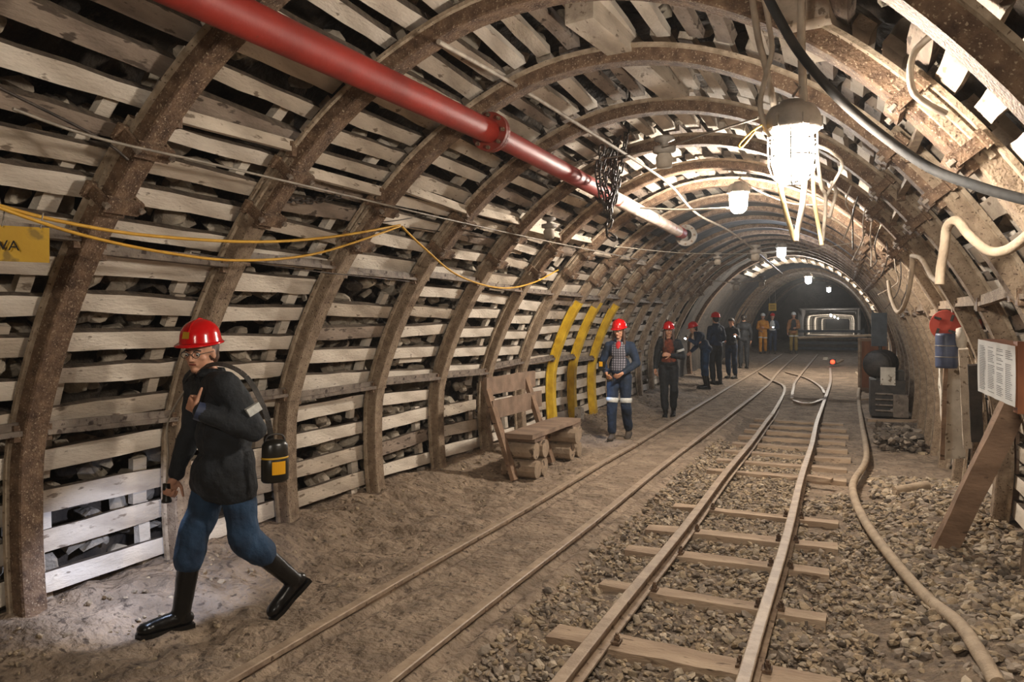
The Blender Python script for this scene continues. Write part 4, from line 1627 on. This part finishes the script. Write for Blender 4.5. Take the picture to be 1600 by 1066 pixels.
def person(name, loc, yaw, scale, label, J, C, vox=.008, group='visitors walking in the mine', extras=None, detail=True):
    """local frame: faces +Y, left is -X"""
    j = dict(DEF)
    j.update(J)
    for k in list(j):
        if isinstance(j[k], tuple) and not k.startswith('hand'):
            j[k] = Vector(j[k])
    root = empty(name, loc, yaw)
    root.scale = (scale,) * 3
    tag(root, label, 'person', group)
    HR = Matrix.Rotation(j['hyaw'], 3, 'Z') @ Matrix.Rotation(-j['hpitch'], 3, 'X')
    hc = j['head']

    def hd(x, y, z):
        return hc + HR @ Vector((x, y, z))
    body = []
    # head
    body += [('e', hd(0, -.008, .03), (.074, .092, .085), HR), ('e', hd(0, .018, -.03), (.060, .068, .078), HR), ('e', hd(0, .048, -.085), (.032, .032, .026), HR),
             ('e', hd(0, .075, -.082), (.018, .014, .013), HR)]
    body += [('c', hd(0, .082, .012), hd(0, .103, -.026), .009, .012), ('e', hd(-.012, .093, -.03), (.009, .009, .008), HR), ('e', hd(.012, .093, -.03), (.009, .009, .008), HR),
             ('c', hd(-.018, .078, -.054), hd(.018, .078, -.054), .008, .008), ('c', hd(-.034, .072, .02), hd(.034, .072, .02), .012, .012),
             ('e', hd(-.038, .055, -.02), (.02, .02, .016), HR), ('e', hd(.038, .055, -.02), (.02, .02, .016), HR),
             ('e', hd(-.075, -.005, -.008), (.010, .017, .03), HR), ('e', hd(.075, -.005, -.008), (.010, .017, .03), HR)]
    body += [('c', j['neck'], hd(0, -.015, -.06), .056, .052)]
    body += [('e', j['chest'], (.13, .09, .14)), ('e', j['waist'], (.115, .085, .12)), ('e', j['pelvis'], (.13, .095, .1)), ('c', j['chest'], j['neck'], .07, .055)]
    for s in 'lr':
        body += [('c', j['neck'] - Vector((0, 0, .03)), j['sh' + s], .05, .045), ('c', j['sh' + s], j['el' + s], .042, .034), ('c', j['el' + s], j['wr' + s], .034, .024)]
        body += [('c', j['hp' + s], j['kn' + s], .07, .048), ('c', j['kn' + s], j['an' + s], .045, .032)]
        hdn = J.get('hand' + s)
        if hdn:
            body += hand_parts(j['wr' + s], *hdn)
        else:
            dd = (j['wr' + s] - j['el' + s]).normalized()
            body += hand_parts(j['wr' + s], dd, Vector((1 if s == 'l' else -1, .3, 0)), -1 if s == 'r' else 1, .45)
        # bare foot inside the boot
        fy = j['f' + s]; fp = j['p' + s]
        FR = Matrix.Rotation(fy, 3, 'Z') @ Matrix.Rotation(fp, 3, 'X')
        body += [('c', j['an' + s] + FR @ Vector((0, -.02, -.03)), j['an' + s] + FR @ Vector((0, .14, -.055)), .03, .022)]
    # keep the nominal body inside the clothes
    remesh_parts(body, min(vox, .0055) if detail else vox, 'body', C.get('skin', M['skin']), root, 2)
    if detail:
        for sx in (-1, 1):
            mb = MB(); mb.lathe([(0, .0115), (.006, .0095), (.0105, .004), (.0115, 0), (0, -.01)], hd(sx * .031, .0755, .002), 14, R=HR @ face_rot((0, 1, 0)))
            mb.build('eye', M['darkhair'] if C.get('closed') else M['reflect'], root)
            mb = MB(); mb.lathe([(0, .0135), (.005, .0115), (0, .009)], hd(sx * .031, .0755, .0), 10, R=HR @ face_rot((0, 1, -.2))); mb.build('iris', M['darkhair'], root)
            mb = MB(); mb.tube([hd(sx * .015, .091, .021), hd(sx * .032, .09, .027), hd(sx * .05, .076, .021)], .0035, 6); mb.build('eyebrow', M['darkhair'], root)
        mb = MB(); mb.tube([hd(-.02, .083, -.053), hd(0, .088, -.0525), hd(.02, .083, -.053)], [.003, .0045, .003], 6); mb.build('lips', M['redflange'], root)
    if C.get('glasses'):
        mb = MB()
        for sx in (-1, 1):
            mb.tube([hd(sx * .032 + .021 * math.cos(a), .104 - abs(math.cos(a)) * .004, .002 + .016 * math.sin(a)) for a in [k * math.pi / 8 for k in range(16)]], .002, 5, closed=True)
            mb.tube([hd(sx * .052, .1, .006), hd(sx * .075, .06, .01), hd(sx * .08, -.01, .008)], .0018, 5)
        mb.tube([hd(-.011, .104, .004), hd(.011, .104, .004)], .002, 5)
        mb.build('glasses', M['dark'], root)
    # trousers
    bk_ = C.get('bulk', 1.0)
    tr = [('e', j['pelvis'], (.155, .115, .10)), ('e', j['pelvis'] + Vector((0, 0, .07)), (.145, .108, .08))]
    for s in 'lr':
        end = j['kn' + s].lerp(j['an' + s], C.get('trouser_len', .8))
        tr += [('c', j['hp' + s] + Vector((0, 0, -.0)), j['kn' + s], .098, .073 * bk_), ('c', j['kn' + s], end, .073 * bk_, .068 * bk_)]
    remesh_parts(tr, vox * 1.2, 'trousers', C['trousers'], root, 4, .014 if detail else .012)
    if 'legblue' in C:
        pass
    # boots
    for s in 'lr':
        FR = Matrix.Rotation(j['f' + s], 3, 'Z') @ Matrix.Rotation(j['p' + s], 3, 'X')
        an = j['an' + s]
        hi = C.get('boot_h', .25)
        topb = an.lerp(j['kn' + s], hi)
        bt = [('c', an + FR @ Vector((0, -.01, -.005)), topb, .05, .062 if hi > .5 else .055), ('e', an + FR @ Vector((0, -.025, -.04)), (.042, .055, .042), FR), ('c', an + FR @ Vector((0, .02, -.035)), an + FR @ Vector((0, .15, -.05)), .044, .038),
              ('e', an + FR @ Vector((0, .165, -.05)), (.046, .05, .034), FR)]
        b = remesh_parts(bt, vox * .9, 'boot', C.get('boots', M['shoe']), root, 3, .004)
        mb = MB()
        sole = [(-.04, -.075), (.04, -.075), (.043, 0), (.04, .06), (.052, .15), (.04, .205), (0, .222), (-.04, .205), (-.052, .15), (-.04, .06), (-.043, 0)]
        n_ = len(sole)
        vs = [an + FR @ Vector((x, y, z)) for z in (-.092, -.068) for x, y in sole]
        mb.add(vs, [tuple(range(n_))[::-1], tuple(range(n_, 2 * n_))] + [(i, (i + 1) % n_, n_ + (i + 1) % n_, n_ + i) for i in range(n_)])
        mb.build('sole', C.get('sole', M['dark']), b)
    # jacket
    jl = C.get('jacket_len', .98)
    ch, wa, pe = j['chest'], j['waist'], j['pelvis']
    low = pe + Vector((0, .02 if jl < .9 else 0, jl - .96))
    sk_ = C.get('skirt', (.172, .140, .10))
    jk = [('e', ch + Vector((0, .0, .03)), (.175, .122, .14)), ('e', wa, (.160, .122, .16)), ('e', low + Vector((0, 0, .03)), sk_), ('c', ch + Vector((0, 0, .05)), j['neck'] + Vector((0, -.01, .0)), .10, .068)]
    for s in 'lr':
        jk += [('c', j['neck'] + Vector((0, 0, -.05)), j['sh' + s], .07, .068), ('c', j['sh' + s], j['el' + s], .070, .056), ('c', j['el' + s], j['el' + s].lerp(j['wr' + s], .93), .056, .044)]
    if 'skirt' in C:
        for s in 'lr':
            jk += [('c', j['hp' + s] + Vector((0, 0, .02)), j['hp' + s].lerp(j['kn' + s], .27), .105, .112)]
    jk = [(q[0], q[1], q[2], q[3] * (1 + (bk_ - 1) * .7), q[4] * (1 + (bk_ - 1) * .7)) if q[0] == 'c' else (q[0], q[1], tuple(x * bk_ for x in q[2])) for q in jk]
    jk[3] = ('c', ch + Vector((0, 0, .05)), j['neck'] + Vector((0, -.01, -.01)), .10, .066)
    jo = remesh_parts(jk, vox * 1.2, C.get('top_name', 'jacket'), C['jacket'], root, 4, .013)
    # collar
    nk = j['neck']
    mb = MB()
    cr = []
    for k in range(17):
        a = math.radians(-55) - k / 16 * math.radians(250)
        a = math.pi / 2 + math.radians(28) + k / 16 * math.radians(304)
        cr.append((a, .068 + .012 * (1 if k in (0, 16) else 0)))
    vs = []
    for (a, r) in cr:
        dirv = Vector((math.cos(a) * r, math.sin(a) * r * .95, 0))
        vs += [nk + dirv + Vector((0, 0, -.03)), nk + dirv * 1.15 + Vector((0, 0, .038)), nk + dirv * 1.34 + Vector((0, 0, .0))]
    fs = []
    for i in range(16):
        for k in range(2):
            fs.append((i * 3 + k, (i + 1) * 3 + k, (i + 1) * 3 + k + 1, i * 3 + k + 1))
    mb.add(vs, fs, 0, True)
    co = mb.build('collar', C['jacket'], jo)
    sol = co.modifiers.new('thickness', 'SOLIDIFY')
    sol.thickness = .006
    if 'shirt' in C:
        remesh_parts([('e', ch + Vector((0, .055, .01)), (.12, .08, .16)), ('e', wa + Vector((0, .045, 0)), (.13, .09, .17)), ('e', pe + Vector((0, .04, .09)), (.145, .105, .11))], vox * 1.2, 'shirt', C['shirt'], root, 4, .008)
    if 'undershirt' in C:
        remesh_parts([('e', nk + Vector((0, .088, -.085)), (.05, .055, .085))], vox, 'undershirt', C['undershirt'], root, 2)
    # helmet
    if 'helmet' in C:
        mb = MB()
        R = HR @ Matrix.Rotation(C.get('htilt', .0), 3, 'X')
        top_ = hd(0, -.008, C.get('hup', .062))
        prof_ = [(.110, -.012), (.106, .0), (.102, .03), (.094, .058), (.078, .082), (.055, .1), (.028, .11), (0, .113)]
        mb.lathe(prof_, top_, 32, R=R, sq=(.97, 1.16))
        # brim
        vs = []
        N = 32
        for k in range(N):
            a = 2 * math.pi * k / N
            ex = .014 + .034 * max(0, math.sin(a)) ** 3
            for rr, zz in ((.105, -.006), (.105 + ex, -.018), (.105 + ex, -.023), (.101, -.016)):
                vs.append(top_ + R @ Vector((math.cos(a) * rr * .97, math.sin(a) * rr * 1.16, zz)))
        mb.add(vs, [(k * 4 + q, ((k + 1) % N) * 4 + q, ((k + 1) % N) * 4 + (q + 1) % 4, k * 4 + (q + 1) % 4) for k in range(N) for q in range(4)], 0, True)
        hm = mb.build('helmet', C['helmet'], root)
        mb = MB()
        mb.tube([top_ + R @ Vector((0, y, z)) for y, z in ((.108, .05), (.072, .092), (0, .113), (-.072, .092), (-.11, .045))], .009, 8)
        mb.build('helmet_ridge', C['helmet'], hm)
        if C.get('sticker'):
            mb = MB()
            vs = []
            for a_ in (math.radians(70), math.radians(95)):
                for q_, zz in ((.1035, .02), (.094, .056)):
                    vs.append(top_ + R @ Vector((math.cos(a_) * (q_ + .003) * .97, math.sin(a_) * (q_ + .003) * 1.18, zz)))
            mb.add(vs, [(0, 2, 3, 1)])
            st = mb.build('sticker', M['yellowsign'], hm)
    if 'hair' in C:
        hp_ = [('e', hd(0, -.03, .02), (.084, .085, .09), HR), ('e', hd(0, -.006, .062), (.079, .094, .062), HR)]
        if C.get('hairlong'):
            for sx in (-1, 1):
                hp_ += [('c', hd(sx * .07, .0, .0), hd(sx * .085, .04, -.16), .03, .026), ('c', hd(sx * .085, .04, -.16), hd(sx * .08, .11, -.3), .026, .016)]
            hp_ += [('c', hd(0, -.06, .0), hd(0, -.06, -.2), .06, .04)]
        else:
            hp_ += [('e', hd(0, -.055, -.03), (.07, .05, .06), HR), ('c', hd(-.07, -.01, .01), hd(-.072, .0, -.03), .014, .01), ('c', hd(.07, -.01, .01), hd(.072, .0, -.03), .014, .01)]
        remesh_parts(hp_, vox, 'hair', C['hair'], root, 2, .005, 30)
    # reflective bands
    for s, p, q, t_, r in C.get('bands', []):
        a, b = j[p], j[q]
        c = a.lerp(b, t_)
        R = (b - a).to_track_quat('Z', 'X').to_matrix()
        mb = MB(); mb.lathe([(r - .004, -.022), (r, -.02), (r, .02), (r - .004, .022)], c, 20, R=R)
        mb.build('reflective_band', M['reflect'], root)
    if extras:
        extras(root, j)
    return root, j


def to_world(root, p):
    return Matrix.LocRotScale(root.location, root.rotation_euler, root.scale) @ Vector(p)


def yaw_of(dx, dy):
    return math.atan2(-dx, dy)


# --- the walking person in front
front = G(262, 992, -.05)
WY = yaw_of(-.42, -.90)
Jw = dict(pelvis=(0, .02, .92), waist=(0, .04, 1.06), chest=(0, .075, 1.24), neck=(0, .115, 1.40), head=(.0, .165, 1.53),
          shl=(-.2, .10, 1.36), shr=(.2, .12, 1.36), ell=(-.30, -.02, 1.12), wrl=(-.20, .245, 1.235), elr=(.25, .13, 1.08), wrr=(.2, .24, .83),
          hpl=(-.09, .02, .90), hpr=(.09, .03, .90),
          knl=(-.1, -.04, .49), anl=(-.1, -.31, .2), knr=(.09, .17, .52), anr=(.09, .25, .10),
          fl=0.05, fr=0.0, pl=-.65, pr=0.02, hyaw=.72, hpitch=.12,
          handl=((.75, .2, .35), (.3, -.9, .0), -1, .75, .95, True), handr=((0, .35, -.9), (-1, .0, 0), -1, 1.0, .95))


def walker_extras(root, j):
    # shoulder strap
    mb = MB()
    pts = spline([(.06, .23, 1.36), (-.02, .215, 1.42), (-.10, .11, 1.47), (-.17, -.02, 1.40), (-.25, -.10, 1.2), (-.26, -.13, 1.02)], 5)
    for a, b in zip(pts, pts[1:]):
        mb.beam(a, b, .03, .004, up=(b - a).cross(Vector((0, 1, 0))) if False else (-.5, .3, .8))
    mb.build('shoulder_strap', M['dark'], root)
    # arm reflective patch
    mb = MB(); mb.box((-.33, .0, 1.235), (.03, .075, .045), Matrix.Rotation(-.5, 3, 'X')); mb.build('reflective_patch', M['reflect'], root)
    mb = MB(); mb.lathe([(.045, -.03), (.05, 0), (.048, .03)], j['ell'].lerp(j['wrl'], .92), 18, R=(j['wrl'] - j['ell']).to_track_quat('Z', 'X').to_matrix())
    mb.build('cuff', M['bluecan'], root)


wroot, wj = person('person', (0, 0, 0), WY, 1.0, 'person in red helmet, black jacket and rubber boots striding left in front', Jw,
                   dict(jacket=M['jacket'], trousers=M['bluejeans'], boots=M['boot'], sole=M['boot'], boot_h=.78, trouser_len=.35, helmet=M['redhelmet'], sticker=True, hair=M['hair'], glasses=True, jacket_len=.86, hup=.072, bulk=1.17, skirt=(.165, .145, .15)), vox=.008, extras=walker_extras)
# put the front boot where the photo shows it
fl = Matrix.Rotation(WY, 3, 'Z') @ (wj['anr'] + Vector((0, .06, 0)))
wroot.location = (front.x - fl.x, front.y - fl.y, zf(front.x, front.y, False) + .002)


# canister at the walker's hip
def local_to_world_pt(root, p):
    return root.location + Matrix.Rotation(root.rotation_euler.z, 3, 'Z') @ (Vector(p) * root.scale[0])


cp = local_to_world_pt(wroot, (-.30, -.13, .83))
root = empty('rescue_canister', cp, WY)
tag(root, 'black canister with yellow label hanging at the striding person\'s hip', 'canister')
mb = MB(); mb.lathe([(0, .0), (.06, .0), (.068, .012), (.068, .12), (.063, .13), (.066, .14), (.064, .2), (.05, .225), (0, .23)], n=26, sq=(.8, 1.1)); mb.build('canister_body', M['canister'], root)
mb = MB()
vs = []
for k in range(7):
    a = math.pi + math.radians(-28 + k * 9.5)
    for z in (.045, .115):
        vs.append((math.cos(a) * .07 * .8 * 1.02, math.sin(a) * .07 * 1.1 * 1.02, z))
mb.add(vs, [(2 * k, 2 * k + 1, 2 * k + 3, 2 * k + 2) for k in range(6)])
mb.build('label_plate', M['yellowlabel'], root)
mb = MB(); mb.tube(spline([(0, -.06, .19), (0, -.04, .25), (0, .04, .25), (0, .06, .19)], 5), .005, 6); mb.build('carry_handle', M['dark'], root)
mb = MB(); mb.lathe([(.0655, .126), (.069, .131), (.0655, .136)], n=26, sq=(.8, 1.1)); mb.build('clamp_band', M['yellowsign'], root)

# hand torch, lit
hp0 = local_to_world_pt(wroot, wj['wrr'] + Vector((0, .045, -.085)))
root = empty('hand_lamp', hp0)
tag(root, 'lit hand lamp with cord held low by the striding person', 'torch')
mb = MB(); mb.lathe([(0, .05), (.02, .05), (.022, .02), (.022, -.03), (.028, -.045), (.028, -.055), (.02, -.055)], n=16); mb.build('lamp_head', M['canister'], root)
mb = MB(); mb.lathe([(0, -.050), (.022, -.0505), (0, -.0515)], n=16); mb.build('led_lens', M['led'], root)
mb = MB(); mb.tube(spline([(0, 0, .05), (.01, .0, .2), (-.01, .02, .4), (.04, .1, .58)], 6), .006, 7); mb.build('cord', M['greycable'], root)
sp = bpy.data.lights.new('hand_lamp_beam', 'SPOT')
sp.energy = 26
sp.color = (.62, .72, 1.0)
sp.spot_size = math.radians(120)
sp.spot_blend = .6
sp.shadow_soft_size = .02
so = bpy.data.objects.new('hand_lamp_beam', sp)
COL.objects.link(so)
so.parent = root
so.location = (-.01, .0, -.075)
so.rotation_euler = Vector((-.62, .25, -.75)).to_track_quat('-Z', 'Y').to_euler()


def foot_at(px, py):
    p = G(px, py, -.05)
    return Vector((p.x, p.y, zf(p.x, p.y, False)))


TC = yaw_of(.3, -.95)     # roughly toward the camera


# --- woman in plaid
def w1_extra(root, j):
    mb = MB(); mb.box((.12, .17, .93), (.09, .05, .12), Matrix.Rotation(.3, 3, 'Y')); mb.build('belt_pouch', M['dark'], root)
    mb = MB(); mb.box((.13, .2, .94), (.05, .015, .06), Matrix.Rotation(.3, 3, 'Y')); mb.build('pouch_label', M['yellowlabel'], root)
    mb = MB(); mb.box((.24, .10, 1.09), (.1, .09, .14)); mb.build('side_canister', M['canister'], root)
    mb = MB(); mb.box((.25, .148, 1.12), (.05, .01, .07)); mb.build('canister_label', M['yellowlabel'], root)
    for s in 'lr':
        R = (j['kn' + s] - j['hp' + s]).to_track_quat('Z', 'X').to_matrix()
        mb = MB(); mb.lathe([(.085, -.035), (.091, -.03), (.088, .03), (.082, .035)], j['hp' + s].lerp(j['kn' + s], .8), 20, R=R); mb.build('reflective_band', M['reflect'], root)
    R = Matrix.Identity(3)


p = foot_at(968, 688)
r1, j1 = person('person', p, yaw_of(.12, -1), .985, 'person in red helmet and plaid shirt walking past the yellow arches', dict(
    knr=(.1, .06, .5), anr=(.1, .06, .09), knl=(-.1, .03, .5), anl=(-.1, -.22, .12), pl=-.3, elr=(.25, -.02, 1.13), wrr=(.17, .16, 1.0), ell=(-.25, -.03, 1.13), wrl=(-.08, .19, 1.0), hpitch=.2, hyaw=-.3),
    dict(jacket=M['navy'], trousers=M['navy'], shirt=M['plaid'], undershirt=M['redshirt'], helmet=M['redhelmet'], hair=M['hair'], hairlong=True, boot_h=.2, trouser_len=.85, jacket_len=.99), extras=w1_extra)
# --- second woman, dark
p = foot_at(1045, 652)
person('person', p, yaw_of(.15, -1), .97, 'long haired person in red helmet and black clothes behind the plaid shirt', dict(
    knr=(.08, .05, .5), anr=(.06, .04, .09), anl=(-.07, -.2, .12), pl=-.3, wrl=(-.04, .17, 1.16), ell=(-.25, .0, 1.12), hyaw=.1, hpitch=.1),
    dict(jacket=M['jacket'], trousers=M['jacket'], shirt=M['rustshirt'], helmet=M['redhelmet'], hair=M['hair'], hairlong=True, boot_h=.2, boots=M['boot'], jacket_len=.99,
         bands=[('l', 'shl', 'ell', .55, .072)]), vox=.01)
# --- group leaning at the wall
p = foot_at(1102, 608)
pA = person('person', p, yaw_of(-.9, -.4), 1.0, 'stooping person in red helmet and blue work clothes facing the wall', dict(
    pelvis=(0, -.03, .94), waist=(0, .03, 1.07), chest=(0, .13, 1.24), neck=(0, .21, 1.37), head=(0, .29, 1.48), shl=(-.18, .17, 1.33), shr=(.18, .17, 1.33), ell=(-.22, .28, 1.12), wrl=(-.1, .42, 1.22), elr=(.24, .14, 1.05), wrr=(.22, .3, .9), hpitch=.3),
    dict(jacket=M['navy'], trousers=M['bluejeans'], helmet=M['redhelmet'], hair=M['darkhair'], boot_h=.7, boots=M['boot'], trouser_len=.4), vox=.011, detail=False)
p = foot_at(1113, 602)
person('person', (p.x + .05, p.y + .25, p.z), yaw_of(-.5, .5), 1.06, 'tall dark clad person in red helmet behind the stooping one', dict(wrr=(.1, .25, 1.0)),
       dict(jacket=M['navy'], trousers=M['jacket'], helmet=M['redhelmet'], hair=M['darkhair'], boot_h=.7, boots=M['boot']), vox=.012, detail=False)
p = foot_at(1143, 592)
pB = person('person', p, yaw_of(-.3, -.8), .99, 'person with short dark hair and dark clothes shining a torch', dict(wrr=(.08, .28, 1.08), elr=(.22, .05, 1.1), ell=(-.25, .06, 1.15), wrl=(-.3, .28, 1.22), hpitch=.2),
       dict(jacket=M['jacket'], trousers=M['navy'], hair=M['darkhair'], boot_h=.6, boots=M['boot']), vox=.012, detail=False)
p = foot_at(1162, 576)
person('person', p, yaw_of(-.3, 1), 1.03, 'person in dark clothes seen from behind beside the torch holder', dict(),
       dict(jacket=M['jacket'], trousers=M['jacket'], hair=M['darkhair'], boot_h=.6, boots=M['boot'], jacket_len=.9), vox=.013, detail=False)
def hat_person(px, py, h, yaw, label, J, C):
    zc = F * 1.78 * h / (abs(py[1] - py[0]))
    pp = W(px, py[1], zc)
    pp.z = zf(pp.x, pp.y, False)
    return person('person', pp, yaw, h, label, J, C, vox=.014, detail=False)


hat_person(1192, (493, 557), 1.0, yaw_of(.1, -1), 'person in white helmet and orange overalls walking', dict(wrl=(-.05, .22, 1.15), wrr=(.1, .2, 1.02), knr=(.1, .12, .52), anr=(.1, .1, .1), anl=(-.1, -.2, .12)),
           dict(jacket=M['orange'], trousers=M['orange'], helmet=M['whitehelmet'], boots=M['shoe'], trouser_len=.9, bands=[('l', 'hpl', 'knl', .55, .095), ('r', 'hpr', 'knr', .55, .095)]))
pC = hat_person(1207, (490, 554), 1.0, yaw_of(.0, -1), 'person in red helmet and dark clothes right of the orange overalls', dict(wrl=(-.05, .22, 1.15)),
           dict(jacket=M['navy'], trousers=M['navy'], helmet=M['redhelmet'], boots=M['shoe'], shirt=M['reflect']))
hat_person(1240, (487, 552), 1.02, yaw_of(.1, -1), 'person in open tan coat and khaki trousers, farthest right', dict(wrl=(-.08, .22, 1.1)),
           dict(jacket=M['tan'], trousers=M['khaki'], helmet=M['whitehelmet'], boots=M['shoe'], shirt=M['jacket'], jacket_len=.88, bands=[('l', 'hpl', 'knl', .45, .1), ('r', 'hpr', 'knr', .45, .1)]))


# small lit torches of the group
def torch(p, label, aim, energy, col=(.7, .85, 1)):
    root = empty('torch', p)
    tag(root, label, 'torch', 'lit torches of the group')
    q = Vector(aim).normalized()
    R = face_rot(q)
    mb = MB(); mb.lathe([(0, -.12), (.02, -.12), (.02, -.03), (.032, .0), (.032, .01), (.026, .01)], n=14, R=R); mb.build('torch_body', M['canister'], root)
    mb = MB(); mb.lathe([(.026, .006), (.018, .008), (0, .009)], n=14, R=R); mb.build('torch_lens', M['led'], root)
    l = bpy.data.lights.new('torch_beam', 'SPOT')
    l.energy = energy
    l.color = col
    l.spot_size = math.radians(70)
    l.spot_blend = .5
    l.shadow_soft_size = .02
    lo = bpy.data.objects.new('torch_beam', l)
    COL.objects.link(lo)
    lo.parent = root
    lo.location = q * .03
    lo.rotation_euler = q.to_track_quat('-Z', 'Y').to_euler()


def toward_cam(p, dx=0, dz=0):
    return (Vector((dx, 0, H + dz)) - p).normalized()


pt = local_to_world_pt(r1, (.2, .17, .93))
torch(pt, 'lit lamp at the hip of the person in the plaid shirt', Vector((-.15, -.1, -1)), 5, (.25, .5, 1))


def wrist(pj, key, off=(0, .07, 0)):
    return local_to_world_pt(pj[0], Vector(pj[1][key]) + Vector(off))


pt = wrist(pA, 'wrl', (0, .09, .02))
torch(pt, 'lit torch at the concrete wall left of the stooping person', Vector((-.1, -.8, -.6)), 14)
pt = wrist(pB, 'wrl')
torch(pt, 'bright torch held beside the person seen from behind', toward_cam(pt, -1.5, -1.2), 14)
pt = wrist(pB, 'wrr')
torch(pt, 'torch held low by the dark haired person', Vector((-.3, -.7, -.6)), 10)
pt = wrist(pC, 'wrl')
torch(pt, 'pale torch at the chest of the far red helmeted person', toward_cam(pt, 0, -3), 6)

# back light for the far concrete stretch comes only from the lamps themselves
